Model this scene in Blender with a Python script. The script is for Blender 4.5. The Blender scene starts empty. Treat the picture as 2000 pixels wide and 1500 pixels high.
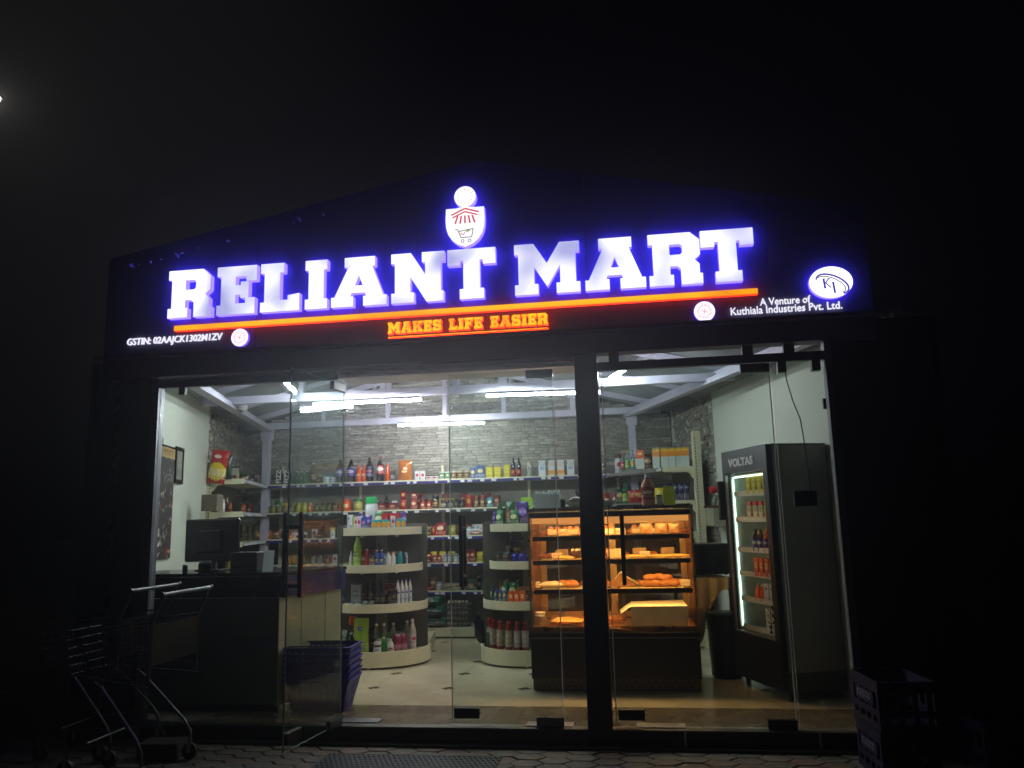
import bpy, bmesh, math, random
from mathutils import Vector, Matrix
from mathutils.geometry import tessellate_polygon
random.seed(7)
PI = math.pi
SC = bpy.context.scene
COL = SC.collection

# ------------------------------------------------------------------ camera
F = 1560.0
CAM = Vector((3.51475, -5.49086, 1.32521)); YAW, PIT, ROLL = 0.14815, 0.17117, -0.02469
_f = Vector((-math.sin(YAW)*math.cos(PIT), math.cos(YAW)*math.cos(PIT), math.sin(PIT)))
_r0 = Vector((math.cos(YAW), math.sin(YAW), 0)); _u0 = _r0.cross(_f)
_r = math.cos(ROLL)*_r0+math.sin(ROLL)*_u0; _u = -math.sin(ROLL)*_r0+math.cos(ROLL)*_u0
cd = bpy.data.cameras.new('camera'); cam = bpy.data.objects.new('camera', cd); COL.objects.link(cam)
cd.sensor_width = 36; cd.lens = F/2000*36; cd.clip_end = 500; cd.clip_start = .05
M3 = Matrix((_r, _u, -_f)).transposed()
cam.matrix_world = Matrix.Translation(CAM) @ M3.to_4x4()
SC.camera = cam

# ------------------------------------------------------------------ world: night sky, no sun
W = bpy.data.worlds.new('World'); SC.world = W; W.use_nodes = True
nt = W.node_tree; nt.nodes.clear()
out = nt.nodes.new('ShaderNodeOutputWorld'); bg = nt.nodes.new('ShaderNodeBackground')
sky = nt.nodes.new('ShaderNodeTexSky'); sky.sky_type = 'NISHITA'; sky.sun_disc = False
sky.sun_elevation = math.radians(-4); sky.sun_rotation = math.radians(-60)
# street lamp's glow put into the sky colour at left, rest near black
tc = nt.nodes.new('ShaderNodeTexCoord'); dp = nt.nodes.new('ShaderNodeVectorMath'); dp.operation = 'DOT_PRODUCT'
gd = Vector((-.66, .62, .42)).normalized(); dp.inputs[1].default_value = gd
mr = nt.nodes.new('ShaderNodeMapRange'); mr.inputs[1].default_value = .84; mr.inputs[2].default_value = 1.0
mr.interpolation_type = 'SMOOTHSTEP'
mx = nt.nodes.new('ShaderNodeMix'); mx.data_type = 'RGBA'
mx.inputs[6].default_value = (.0008, .0008, .0014, 1); mx.inputs[7].default_value = (.0058, .0058, .0062, 1)
ad = nt.nodes.new('ShaderNodeMix'); ad.data_type = 'RGBA'; ad.blend_type = 'ADD'; ad.inputs[0].default_value = .0008
nt.links.new(tc.outputs['Generated'], dp.inputs[0]); nt.links.new(dp.outputs['Value'], mr.inputs[0])
nt.links.new(mr.outputs[0], mx.inputs[0]); nt.links.new(mx.outputs[2], ad.inputs[6]); nt.links.new(sky.outputs[0], ad.inputs[7])
sp = nt.nodes.new('ShaderNodeSeparateXYZ'); nt.links.new(tc.outputs['Generated'], sp.inputs[0])
me_ = nt.nodes.new('ShaderNodeMapRange'); me_.inputs[1].default_value = .0; me_.inputs[2].default_value = .38; me_.inputs[3].default_value = .08; me_.inputs[4].default_value = 1; nt.links.new(sp.outputs[2], me_.inputs[0])
ms_ = nt.nodes.new('ShaderNodeVectorMath'); ms_.operation = 'SCALE'; nt.links.new(ad.outputs[2], ms_.inputs[0]); nt.links.new(me_.outputs[0], ms_.inputs['Scale'])
nt.links.new(ms_.outputs[0], bg.inputs[0]); bg.inputs[1].default_value = 1.0
nt.links.new(bg.outputs[0], out.inputs[0])
SC.view_settings.view_transform = 'Standard'; SC.view_settings.look = 'None'
SC.view_settings.exposure = 0; SC.view_settings.gamma = 1
SC.cycles.max_bounces = 8; SC.cycles.transparent_max_bounces = 24
SC.cycles.use_light_tree = True

# ------------------------------------------------------------------ helpers
def P(px, py, x=None, y=None, z=None):
    """a measured point: the photograph's pixel on a known plane of the place"""
    d = _f+_r*((px-1000)/F)-_u*((py-750)/F)
    if y is not None: t = (y-CAM.y)/d.y
    elif z is not None: t = (z-CAM.z)/d.z
    else: t = (x-CAM.x)/d.x
    return CAM+t*d
K = .29; TH = math.atan(K)
def SK(a, y): return a-K*y

def lin(c):
    if isinstance(c, str):
        c = c.lstrip('#'); c = tuple(int(c[i:i+2], 16)/255 for i in (0, 2, 4))
        c = tuple(v/12.92 if v <= .04045 else ((v+.055)/1.055)**2.4 for v in c)
    return (*c[:3], 1)
_mc = {}
def newmat(name):
    m = bpy.data.materials.new(name); m.use_nodes = True
    n = m.node_tree.nodes; return m, n, m.node_tree.links, n['Principled BSDF']
def pm(name, c, rough=.5, metal=0, var=.12, scale=8., bump=0., spec=.5, emit=None, es=0, coat=0):
    """painted / plastic / metal surface with slight procedural unevenness"""
    k = (name, str(c), rough, metal, var, scale, bump, es)
    if k in _mc: return _mc[k]
    m, n, l, b = newmat(name)
    c = lin(c)
    t = n.new('ShaderNodeTexCoord'); no = n.new('ShaderNodeTexNoise'); no.inputs['Scale'].default_value = scale; no.inputs['Detail'].default_value = 5
    l.new(t.outputs['Object'], no.inputs['Vector'])
    mp = n.new('ShaderNodeMapRange'); mp.inputs[1].default_value = .3; mp.inputs[2].default_value = .7
    mp.inputs[3].default_value = 1-var; mp.inputs[4].default_value = 1+var; l.new(no.outputs[0], mp.inputs[0])
    mu = n.new('ShaderNodeVectorMath'); mu.operation = 'SCALE'; mu.inputs[0].default_value = c[:3]; l.new(mp.outputs[0], mu.inputs['Scale'])
    l.new(mu.outputs[0], b.inputs['Base Color'])
    mp2 = n.new('ShaderNodeMapRange'); mp2.inputs[3].default_value = max(.02, rough-.1); mp2.inputs[4].default_value = min(1, rough+.1)
    l.new(no.outputs[0], mp2.inputs[0]); l.new(mp2.outputs[0], b.inputs['Roughness'])
    b.inputs['Metallic'].default_value = metal; b.inputs['Specular IOR Level'].default_value = spec
    b.inputs['Coat Weight'].default_value = coat
    if bump:
        bu = n.new('ShaderNodeBump'); bu.inputs['Strength'].default_value = bump; bu.inputs['Distance'].default_value = .01
        l.new(no.outputs[0], bu.inputs['Height']); l.new(bu.outputs[0], b.inputs['Normal'])
    if emit: b.inputs['Emission Color'].default_value = lin(emit); b.inputs['Emission Strength'].default_value = es
    _mc[k] = m; return m
def em(name, c, s, var=0., scale=3., c2=None):
    k = (name, str(c), s, var)
    if k in _mc: return _mc[k]
    m = bpy.data.materials.new(name); m.use_nodes = True; n = m.node_tree.nodes; l = m.node_tree.links; n.clear()
    o = n.new('ShaderNodeOutputMaterial'); e = n.new('ShaderNodeEmission'); l.new(e.outputs[0], o.inputs[0])
    e.inputs[0].default_value = lin(c); e.inputs[1].default_value = s
    if var:
        t = n.new('ShaderNodeTexCoord'); no = n.new('ShaderNodeTexNoise'); no.inputs['Scale'].default_value = scale; no.inputs['Detail'].default_value = 1
        l.new(t.outputs['Object'], no.inputs['Vector'])
        mp = n.new('ShaderNodeMapRange'); mp.inputs[1].default_value = .3; mp.inputs[2].default_value = .5
        mp.inputs[3].default_value = 0; mp.inputs[4].default_value = 1; l.new(no.outputs[0], mp.inputs[0])
        x = n.new('ShaderNodeMix'); x.data_type = 'RGBA'; x.inputs[6].default_value = lin(c2 or c); x.inputs[7].default_value = lin(c)
        l.new(mp.outputs[0], x.inputs[0]); l.new(x.outputs[2], e.inputs[0])
        q = n.new('ShaderNodeMapRange'); q.inputs[3].default_value = s*(1-var); q.inputs[4].default_value = s; l.new(mp.outputs[0], q.inputs[0]); l.new(q.outputs[0], e.inputs[1])
    _mc[k] = m; return m
def glass(name, tint, gl=.08, rough=.02):
    k = (name,)
    if k in _mc: return _mc[k]
    m = bpy.data.materials.new(name); m.use_nodes = True; n = m.node_tree.nodes; l = m.node_tree.links; n.clear()
    o = n.new('ShaderNodeOutputMaterial'); tr = n.new('ShaderNodeBsdfTransparent'); tr.inputs[0].default_value = lin(tint)
    g = n.new('ShaderNodeBsdfGlossy'); g.inputs['Roughness'].default_value = rough
    # reflectance of a pane: the same from either side, rising towards grazing view
    ge = n.new('ShaderNodeNewGeometry'); dt = n.new('ShaderNodeVectorMath'); dt.operation = 'DOT_PRODUCT'
    l.new(ge.outputs['Normal'], dt.inputs[0]); l.new(ge.outputs['Incoming'], dt.inputs[1])
    ab = n.new('ShaderNodeMath'); ab.operation = 'ABSOLUTE'; l.new(dt.outputs['Value'], ab.inputs[0])
    om = n.new('ShaderNodeMath'); om.operation = 'SUBTRACT'; om.inputs[0].default_value = 1; l.new(ab.outputs[0], om.inputs[1])
    pw = n.new('ShaderNodeMath'); pw.operation = 'POWER'; pw.inputs[1].default_value = 5; l.new(om.outputs[0], pw.inputs[0])
    fr = n.new('ShaderNodeMath'); fr.operation = 'MULTIPLY_ADD'; fr.inputs[1].default_value = .9; fr.inputs[2].default_value = .035; fr.use_clamp = True; l.new(pw.outputs[0], fr.inputs[0])
    # a faint film of dust and finger marks, so the pane is not perfectly clean
    df = n.new('ShaderNodeBsdfDiffuse'); df.inputs[0].default_value = (.6, .62, .6, 1)
    t = n.new('ShaderNodeTexCoord'); no = n.new('ShaderNodeTexNoise'); no.inputs['Scale'].default_value = 2.2; no.inputs['Detail'].default_value = 6
    l.new(t.outputs['Object'], no.inputs['Vector']); mp = n.new('ShaderNodeMapRange')
    mp.inputs[1].default_value = .4; mp.inputs[2].default_value = .8; mp.inputs[4].default_value = .022; l.new(no.outputs[0], mp.inputs[0])
    m1 = n.new('ShaderNodeMixShader'); m2 = n.new('ShaderNodeMixShader')
    l.new(fr.outputs[0], m1.inputs[0]); l.new(tr.outputs[0], m1.inputs[1]); l.new(g.outputs[0], m1.inputs[2])
    l.new(mp.outputs[0], m2.inputs[0]); l.new(m1.outputs[0], m2.inputs[1]); l.new(df.outputs[0], m2.inputs[2])
    l.new(m2.outputs[0], o.inputs[0]); _mc[k] = m; return m
def pr(c1, c2, c3, rough=.35, metal=0, cz=.58, rx=.33, rz=.17, lo=.12, hi=.36, band=None):
    """printed packaging: ground colour, an oval device, lines of small print, optional top band"""
    k = ('pr', str(c1), str(c2), str(c3), rough, metal, cz, rx, rz, lo, hi, str(band))
    if k in _mc: return _mc[k]
    m, n, l, b = newmat('printed_pack')
    t = n.new('ShaderNodeTexCoord'); s = n.new('ShaderNodeSeparateXYZ'); l.new(t.outputs['Generated'], s.inputs[0])
    def ma(op, a, c, d=None):
        q = n.new('ShaderNodeMath'); q.operation = op
        for i, v in enumerate((a, c, d)):
            if v is None: continue
            if isinstance(v, (int, float)): q.inputs[i].default_value = v
            else: l.new(v, q.inputs[i])
        return q.outputs[0]
    no = n.new('ShaderNodeTexNoise'); no.inputs['Scale'].default_value = 9; no.inputs['Detail'].default_value = 3; l.new(t.outputs['Generated'], no.inputs['Vector'])
    ex = ma('POWER', ma('ABSOLUTE', ma('DIVIDE', ma('SUBTRACT', s.outputs[0], .5), rx), 0), 2)
    ez = ma('POWER', ma('ABSOLUTE', ma('DIVIDE', ma('SUBTRACT', s.outputs[2], cz), rz), 0), 2)
    el = ma('LESS_THAN', ma('ADD', ma('ADD', ex, ez), ma('MULTIPLY', no.outputs[0], .5)), 1.2)
    sep = ma('LESS_THAN', ma('FRACT', ma('MULTIPLY', s.outputs[2], 14), 0), .5)
    mpn = n.new('ShaderNodeMapping'); mpn.inputs['Scale'].default_value = (26, 1, 3); l.new(t.outputs['Generated'], mpn.inputs[0])
    n2 = n.new('ShaderNodeTexNoise'); n2.inputs['Scale'].default_value = 1.; l.new(mpn.outputs[0], n2.inputs['Vector'])
    tx = ma('MULTIPLY', ma('MULTIPLY', sep, ma('GREATER_THAN', n2.outputs[0], .5)), ma('MULTIPLY', ma('GREATER_THAN', s.outputs[2], lo), ma('LESS_THAN', s.outputs[2], hi)))
    # small marks inside the oval
    tx2 = ma('MULTIPLY', el, ma('MULTIPLY', ma('GREATER_THAN', n2.outputs[0], .53), ma('LESS_THAN', ma('ABSOLUTE', ma('SUBTRACT', s.outputs[2], cz), 0), rz*.35)))
    def mixc(f, a, c):
        x = n.new('ShaderNodeMix'); x.data_type = 'RGBA'; l.new(f, x.inputs[0])
        for i, v in ((6, a), (7, c)):
            if isinstance(v, tuple): x.inputs[i].default_value = v
            else: l.new(v, x.inputs[i])
        return x.outputs[2]
    base = lin(c1)
    if band: base = mixc(ma('GREATER_THAN', ma('ADD', s.outputs[2], ma('MULTIPLY', no.outputs[0], .08)), .82), base, lin(band))
    cc = mixc(el, base, lin(c2)); cc = mixc(tx, cc, lin(c3)); cc = mixc(tx2, cc, lin(c3))
    l.new(cc, b.inputs['Base Color']); b.inputs['Roughness'].default_value = rough; b.inputs['Metallic'].default_value = metal
    bu = n.new('ShaderNodeBump'); bu.inputs['Strength'].default_value = .25; bu.inputs['Distance'].default_value = .004; l.new(no.outputs[0], bu.inputs['Height']); l.new(bu.outputs[0], b.inputs['Normal'])
    _mc[k] = m; return m

class MB:
    def __init__(s): s.v = []; s.f = []; s.m = []
    def add(s, vs, fs, mi=0):
        o = len(s.v); s.v += [tuple(v) for v in vs]; s.f += [tuple(i+o for i in f) for f in fs]; s.m += [mi]*len(fs); return s
    def box(s, x0, y0, z0, x1, y1, z1, mi=0, rot=0, c=None):
        vs = [(x, y, z) for z in (z0, z1) for x, y in ((x0, y0), (x1, y0), (x1, y1), (x0, y1))]
        if rot:
            cx, cy = c if c else ((x0+x1)/2, (y0+y1)/2); cs, sn = math.cos(rot), math.sin(rot)
            vs = [(cx+(x-cx)*cs-(y-cy)*sn, cy+(x-cx)*sn+(y-cy)*cs, z) for x, y, z in vs]
        return s.add(vs, [(3, 2, 1, 0), (4, 5, 6, 7), (0, 1, 5, 4), (1, 2, 6, 5), (2, 3, 7, 6), (3, 0, 4, 7)], mi)
    def prism(s, poly, z0, z1, mi=0, mtop=None):
        """poly in xy, extruded in z"""
        n = len(poly); vs = [(x, y, z0) for x, y in poly]+[(x, y, z1) for x, y in poly]
        tri = tessellate_polygon([[Vector((x, y, 0)) for x, y in poly]])
        s.add(vs, [tuple(reversed(t)) for t in tri], mi); o = len(s.v)-2*n
        s.f += [tuple(o+n+i for i in t) for t in tri]; s.m += [mi if mtop is None else mtop]*len(tri)
        s.f += [(o+i, o+(i+1) % n, o+n+(i+1) % n, o+n+i) for i in range(n)]; s.m += [mi]*n; return s
    def xz(s, polys, y0, y1, mf=0, ms=0, sx=1, sz=1, ox=0, oz=0):
        """outline with holes in xz, front face at y0 (nearer), back at y1"""
        polys = [[(ox+x*sx, oz+z*sz) for x, z in p] for p in polys]
        tri = tessellate_polygon([[Vector((x, z, 0)) for x, z in p] for p in polys])
        flat = [q for p in polys for q in p]; n = len(flat); o = len(s.v)
        s.v += [(x, y0, z) for x, z in flat]+[(x, y1, z) for x, z in flat]
        for t in tri: s.f.append(tuple(o+i for i in t)); s.m.append(mf)
        for t in tri: s.f.append(tuple(o+n+i for i in reversed(t))); s.m.append(ms)
        k = 0
        for p in polys:
            q = len(p)
            for i in range(q): s.f.append((o+k+i, o+k+(i+1) % q, o+n+k+(i+1) % q, o+n+k+i)); s.m.append(ms)
            k += q
        return s
    def tube(s, pts, r, n=6, mi=0, cap=True):
        pts = [Vector(p) for p in pts]; rings = []
        for i, p in enumerate(pts):
            t = (pts[min(i+1, len(pts)-1)]-pts[max(i-1, 0)]).normalized()
            a = Vector((0, 0, 1)) if abs(t.z) < .9 else Vector((1, 0, 0))
            u = t.cross(a).normalized(); w = t.cross(u)
            rr = r[i] if isinstance(r, (list, tuple)) else r
            rings.append([p+u*(rr*math.cos(2*PI*j/n))+w*(rr*math.sin(2*PI*j/n)) for j in range(n)])
        vs = [v for R in rings for v in R]; fs = []
        for i in range(len(pts)-1):
            for j in range(n): fs.append((i*n+j, i*n+(j+1) % n, (i+1)*n+(j+1) % n, (i+1)*n+j))
        if cap: fs.append(tuple(range(n-1, -1, -1))); fs.append(tuple((len(pts)-1)*n+j for j in range(n)))
        return s.add(vs, fs, mi)
    def lathe(s, prof, n=12, c=(0, 0), mi=0, sy=1.):
        vs = [(c[0]+r*math.cos(2*PI*j/n), c[1]+sy*r*math.sin(2*PI*j/n), z) for r, z in prof for j in range(n)]; fs = []
        for i in range(len(prof)-1):
            for j in range(n): fs.append((i*n+j, i*n+(j+1) % n, (i+1)*n+(j+1) % n, (i+1)*n+j))
        fs.append(tuple(range(n-1, -1, -1))); fs.append(tuple((len(prof)-1)*n+j for j in range(n)))
        return s.add(vs, fs, mi)
    def build(s, name, mats, parent=None, smooth=False, bevel=0, loc=None, rz=0):
        me = bpy.data.meshes.new(name); me.from_pydata(s.v, [], s.f)
        if not isinstance(mats, (list, tuple)): mats = [mats]
        for m in mats: me.materials.append(m)
        for p, i in zip(me.polygons, s.m): p.material_index = min(i, len(mats)-1)
        bm = bmesh.new(); bm.from_mesh(me); bmesh.ops.recalc_face_normals(bm, faces=bm.faces)
        if bevel: bmesh.ops.bevel(bm, geom=list(bm.edges), offset=bevel, segments=1, affect='EDGES', clamp_overlap=True)
        bm.to_mesh(me); bm.free()
        if smooth:
            for p in me.polygons: p.use_smooth = True
            try: me.set_sharp_from_angle(angle=math.radians(40))
            except Exception: pass
        o = bpy.data.objects.new(name, me); COL.objects.link(o)
        if parent: o.parent = parent
        if loc: o.location = loc
        if rz: o.rotation_euler[2] = rz
        return o
def tag(o, label=None, cat=None, group=None, kind=None):
    if label: o['label'] = label
    if cat: o['category'] = cat
    if group: o['group'] = group
    if kind: o['kind'] = kind
    return o
def empty(name, loc=(0, 0, 0), rz=0, **k):
    o = bpy.data.objects.new(name, None); COL.objects.link(o); o.location = loc; o.rotation_euler[2] = rz; o.empty_display_size = .1
    return tag(o, **k)
def struct(o): o['kind'] = 'structure'; return o
KIDS = {}
def kids(o): return [c for c in o.children]
def dup(o, parent=None):
    c = o.copy(); COL.objects.link(c)
    if parent: c.parent = parent
    for ch in kids(o): dup(ch, c)
    return c
def text(s, size, mat, parent, name='lettering', width=None, off=.0, ext=.004, shear=0):
    cu = bpy.data.curves.new(name, 'FONT'); cu.body = s; cu.size = size; cu.offset = off; cu.extrude = ext; cu.shear = shear; cu.resolution_u = 3
    t = bpy.data.objects.new('tmp', cu); COL.objects.link(t)
    me = bpy.data.meshes.new_from_object(t.evaluated_get(bpy.context.evaluated_depsgraph_get()))
    bpy.data.objects.remove(t)
    me.materials.clear(); me.materials.append(mat)
    if width:
        xs = [v.co.x for v in me.vertices]; w = max(xs)-min(xs); mn = min(xs)
        for v in me.vertices: v.co.x = (v.co.x-mn)*width/w
    o = bpy.data.objects.new(name, me); COL.objects.link(o); o.parent = parent; o.rotation_euler = (PI/2, 0, 0)
    return o

# ------------------------------------------------------------------ materials
white_wall = pm('wall_paint', '#c9cec0', .8, var=.04, scale=1.5)
steel_paint = pm('painted_steel', '#b8b6c8', .45, var=.08, scale=5)
sheet_metal = pm('roof_sheet_metal', '#8e9696', .42, .35, var=.15, scale=3)
cream = pm('cream_metal', '#cfcdac', .45, var=.05, scale=4)
cream_edge = pm('cream_lip', '#d8d4b4', .4, var=.05, scale=4)
grey_panel = pm('shelf_back_panel', '#77756a', .6, var=.08, scale=3)
rail_blue = pm('price_rail_blue', '#2c2570', .35)
tagm = pm('price_tag_card', '#d8d8dc', .6)
black = pm('black_plastic', '#0b0b0c', .35, var=.2, scale=20)
dark_metal = pm('dark_metal', '#1a1a1c', .4, .5, scale=10)
alu = pm('aluminium', '#a9a9ae', .32, .85, var=.1, scale=12)
chrome = pm('chrome_wire', '#66666a', .45, 1., var=.2, scale=20)
navy = pm('fascia_panel', '#605e84', .55, var=.14, scale=2.5, spec=.3)
pillar_m = pm('pillar_cladding', '#14122a', .35, var=.15, scale=3)
soffit = pm('soffit_sheet', '#1d1b38', .5, var=.2, scale=4)
granite = pm('black_granite', '#161614', .35, var=.5, scale=70)
pane_m = glass('shop_glass', (.93, .965, .95))
pane_d = glass('door_glass', (.9, .955, .94))
pane_c = glass('case_glass', (.97, .97, .96))
pane_edge = pm('glass_edge', '#a9bdb4', .25, var=.1, scale=10)

# ------------------------------------------------------------------ ground and floor
GZ = -.11
def groundmat():
    m, n, l, b = newmat('dirt_and_concrete')
    t = n.new('ShaderNodeTexCoord'); a = n.new('ShaderNodeTexNoise'); a.inputs['Scale'].default_value = 1.3; a.inputs['Detail'].default_value = 8
    l.new(t.outputs['Object'], a.inputs['Vector']); r = n.new('ShaderNodeValToRGB'); l.new(a.outputs[0], r.inputs[0])
    r.color_ramp.elements[0].color = (.025, .023, .02, 1); r.color_ramp.elements[1].color = (.07, .063, .052, 1)
    l.new(r.outputs[0], b.inputs['Base Color']); b.inputs['Roughness'].default_value = .9
    bu = n.new('ShaderNodeBump'); bu.inputs['Strength'].default_value = .6; bu.inputs['Distance'].default_value = .02; l.new(a.outputs[0], bu.inputs['Height']); l.new(bu.outputs[0], b.inputs['Normal'])
    return m
g = MB().add([(-150, -60, GZ-.03), (150, -60, GZ-.03), (150, 200, GZ-.03), (-150, 200, GZ-.03)], [(0, 1, 2, 3)]).build('ground', groundmat()); struct(g)
def pavermat():
    m, n, l, b = newmat('concrete_paver')
    t = n.new('ShaderNodeTexCoord'); oi = n.new('ShaderNodeObjectInfo'); r = n.new('ShaderNodeValToRGB')
    a = n.new('ShaderNodeTexNoise'); a.inputs['Scale'].default_value = 14; a.inputs['Detail'].default_value = 7; l.new(t.outputs['Object'], a.inputs['Vector'])
    l.new(oi.outputs['Random'], r.inputs[0]); e = r.color_ramp.elements; e[0].color = (.15, .125, .09, 1); e[1].color = (.19, .12, .075, 1); q = r.color_ramp.elements.new(.5); q.color = (.14, .135, .11, 1)
    mp = n.new('ShaderNodeMapRange'); mp.inputs[1].default_value = .3; mp.inputs[2].default_value = .7; mp.inputs[3].default_value = .45; mp.inputs[4].default_value = 1.25; l.new(a.outputs[0], mp.inputs[0])
    mu = n.new('ShaderNodeVectorMath'); mu.operation = 'SCALE'; l.new(r.outputs[0], mu.inputs[0]); l.new(mp.outputs[0], mu.inputs['Scale']); l.new(mu.outputs[0], b.inputs['Base Color'])
    b.inputs['Roughness'].default_value = .75
    bu = n.new('ShaderNodeBump'); bu.inputs['Strength'].default_value = .5; bu.inputs['Distance'].default_value = .006; l.new(a.outputs[0], bu.inputs['Height']); l.new(bu.outputs[0], b.inputs['Normal'])
    return m
pv = MB().box(-6, -9, GZ-.028, 11, .02, GZ-.012).build('pavement', pm('joint_sand', '#4a4236', .95, var=.3, scale=30)); struct(pv)
pmat = pavermat()
# six-sided paving stones in front of the shop; the nearest as single stones
def hexpts(w=.215, d=.13): return [(-w/2, 0), (-w/2+.055, -d/2), (w/2-.055, -d/2), (w/2, 0), (w/2-.055, d/2), (-w/2+.055, d/2)]
hm = MB().prism([(x*.975, y*.965) for x, y in hexpts()], -.02, 0); h0 = hm.build('paving_stone', pmat, pv, bevel=.004)
first = True; rest = MB(); cnt = 0
for j in range(-60, 1):
    for i in range(-22, 52):
        x = i*.165-.02; y = -.075+j*.131+(.0655 if i % 2 else 0)
        if y > -.045 or y < -3.2 and random.random() < 0: continue
        if y > .0: continue
        dz = random.uniform(-.003, .003)
        if -.95 < y and -.35 < x < 5.15 and cnt < 296:
            o = h0 if first else h0.copy()
            if not first: COL.objects.link(o); o.parent = pv
            o.location = (x, y, GZ+dz); o.rotation_euler = (random.uniform(-.012, .012), random.uniform(-.012, .012), random.uniform(-.02, .02)); first = False; cnt += 1
        else: rest.prism([(x+a*.955, y+c*.94) for a, c in hexpts()], GZ-.02+dz, GZ+dz)
r_ = rest.build('paving_stones', pmat, pv); r_['kind'] = 'stuff'

floor = MB()
floor.prism([(SK(-.4, .02), .02), (SK(5.3, .02), .02), (SK(5.3, 4.6), 4.6), (SK(-.4, 4.6), 4.6)], -.108, -.012)
floor = floor.build('shop_floor', pm('tile_grout', '#4a463a', .8)); struct(floor)
tilem = pm('ivory_floor_tile', '#bfb596', .2, var=.12, scale=3.2)
diam = pm('brown_inset_tile', '#4a3626', .25, var=.15, scale=12)
S = .6306; X0, Y0 = 1.2957, 1.2032; c_ = .062
tp = [(c_, 0), (S-c_, 0), (S, c_), (S, S-c_), (S-c_, S), (c_, S), (0, S-c_), (0, c_)]
tp = [(S/2+(x-S/2)*.9965, S/2+(y-S/2)*.9965) for x, y in tp]
t0 = None; d0 = None
for j in range(-1, 6):
    for i in range(-5, 7):
        x, y = X0+i*S, Y0+j*S
        if x+S < SK(-.4, y) or x > SK(5.3, y): continue
        ys = max(y, .585)
        if y < .585:
            poly = [(0, .585-y), (S-.001, .585-y), (S-.001, S-c_), (S-c_, S-.001), (c_, S-.001), (0, S-c_)]
            MB().prism(poly, -.012, 0).build('floor_tile', tilem, floor, loc=(x, y, 0))
        else:
            if t0 is None: t0 = MB().prism(tp, -.012, 0).build('floor_tile', tilem, floor); o = t0
            else: o = t0.copy(); COL.objects.link(o); o.parent = floor
            o.location = (x, y, random.uniform(-.0004, .0004))
        if y > .6:
            if d0 is None: d0 = MB().prism([(c_-.003, 0), (0, c_-.003), (-c_+.003, 0), (0, -c_+.003)], -.012, -.0003).build('inset_tile', diam, floor); o = d0
            else: o = d0.copy(); COL.objects.link(o); o.parent = floor
            o.location = (x, y, 0)
# darker stone strip just inside the glass
slabm = pm('threshold_stone', '#6f6552', .22, var=.18, scale=6)
x = -.35
while x < 5.2:
    MB().box(x+.0015, .03, -.012, x+.5985, .583, .0005).build('threshold_slab', slabm, floor); x += .6

# ------------------------------------------------------------------ walls with stone cladding
def stonemat():
    m, n, l, b = newmat('split_face_stone')
    t = n.new('ShaderNodeTexCoord'); ge = n.new('ShaderNodeNewGeometry'); r = n.new('ShaderNodeValToRGB'); oi = n.new('ShaderNodeObjectInfo')
    add = n.new('ShaderNodeMath'); add.operation = 'ADD'; l.new(ge.outputs['Random Per Island'], add.inputs[0]); l.new(oi.outputs['Random'], add.inputs[1])
    fr = n.new('ShaderNodeMath'); fr.operation = 'FRACT'; l.new(add.outputs[0], fr.inputs[0]); l.new(fr.outputs[0], r.inputs[0])
    e = r.color_ramp.elements; e[0].color = (.24, .23, .185, 1); e[1].color = (.42, .40, .33, 1)
    for p_, c in ((.3, (.33, .315, .26, 1)), (.55, (.27, .26, .21, 1)), (.8, (.37, .355, .29, 1))): q = e.new(p_); q.color = c
    a = n.new('ShaderNodeTexNoise'); a.inputs['Scale'].default_value = 24; a.inputs['Detail'].default_value = 8; l.new(t.outputs['Object'], a.inputs['Vector'])
    mp = n.new('ShaderNodeMapRange'); mp.inputs[1].default_value = .3; mp.inputs[2].default_value = .7; mp.inputs[3].default_value = .7; mp.inputs[4].default_value = 1.2; l.new(a.outputs[0], mp.inputs[0])
    mu = n.new('ShaderNodeVectorMath'); mu.operation = 'SCALE'; l.new(r.outputs[0], mu.inputs[0]); l.new(mp.outputs[0], mu.inputs['Scale']); l.new(mu.outputs[0], b.inputs['Base Color'])
    b.inputs['Roughness'].default_value = .85
    bu = n.new('ShaderNodeBump'); bu.inputs['Strength'].default_value = .8; bu.inputs['Distance'].default_value = .012; l.new(a.outputs[0], bu.inputs['Height']); l.new(bu.outputs[0], b.inputs['Normal'])
    return m
stonem = stonemat()
mortar = pm('stone_backing', '#2c2a24', .95, var=.2, scale=10)
YB = 4.52
def roofz(x, y):
    a = x+K*y; mid = 2.42; half = 2.85
    return 2.66+(1-abs(a-mid)/half)*.72
def strip(mb, w, h, d):  # one split stone strip in local xz, front towards -y, uneven face
    a, b_, c, e = (random.uniform(-.006, .004) for _ in range(4))
    vs = [(0, 0, 0), (w, 0, 0), (w, 0, h), (0, 0, h), (0.002, -d+a, .001), (w-.002, -d+b_, .001), (w-.002, -d+c, h-.001), (.002, -d+e, h-.001), (w*.5, -d-.004+a, h*.5)]
    mb.add(vs, [(4, 5, 8), (5, 6, 8), (6, 7, 8), (7, 4, 8), (0, 1, 5, 4), (1, 2, 6, 5), (2, 3, 7, 6), (3, 0, 4, 7)])
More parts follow.
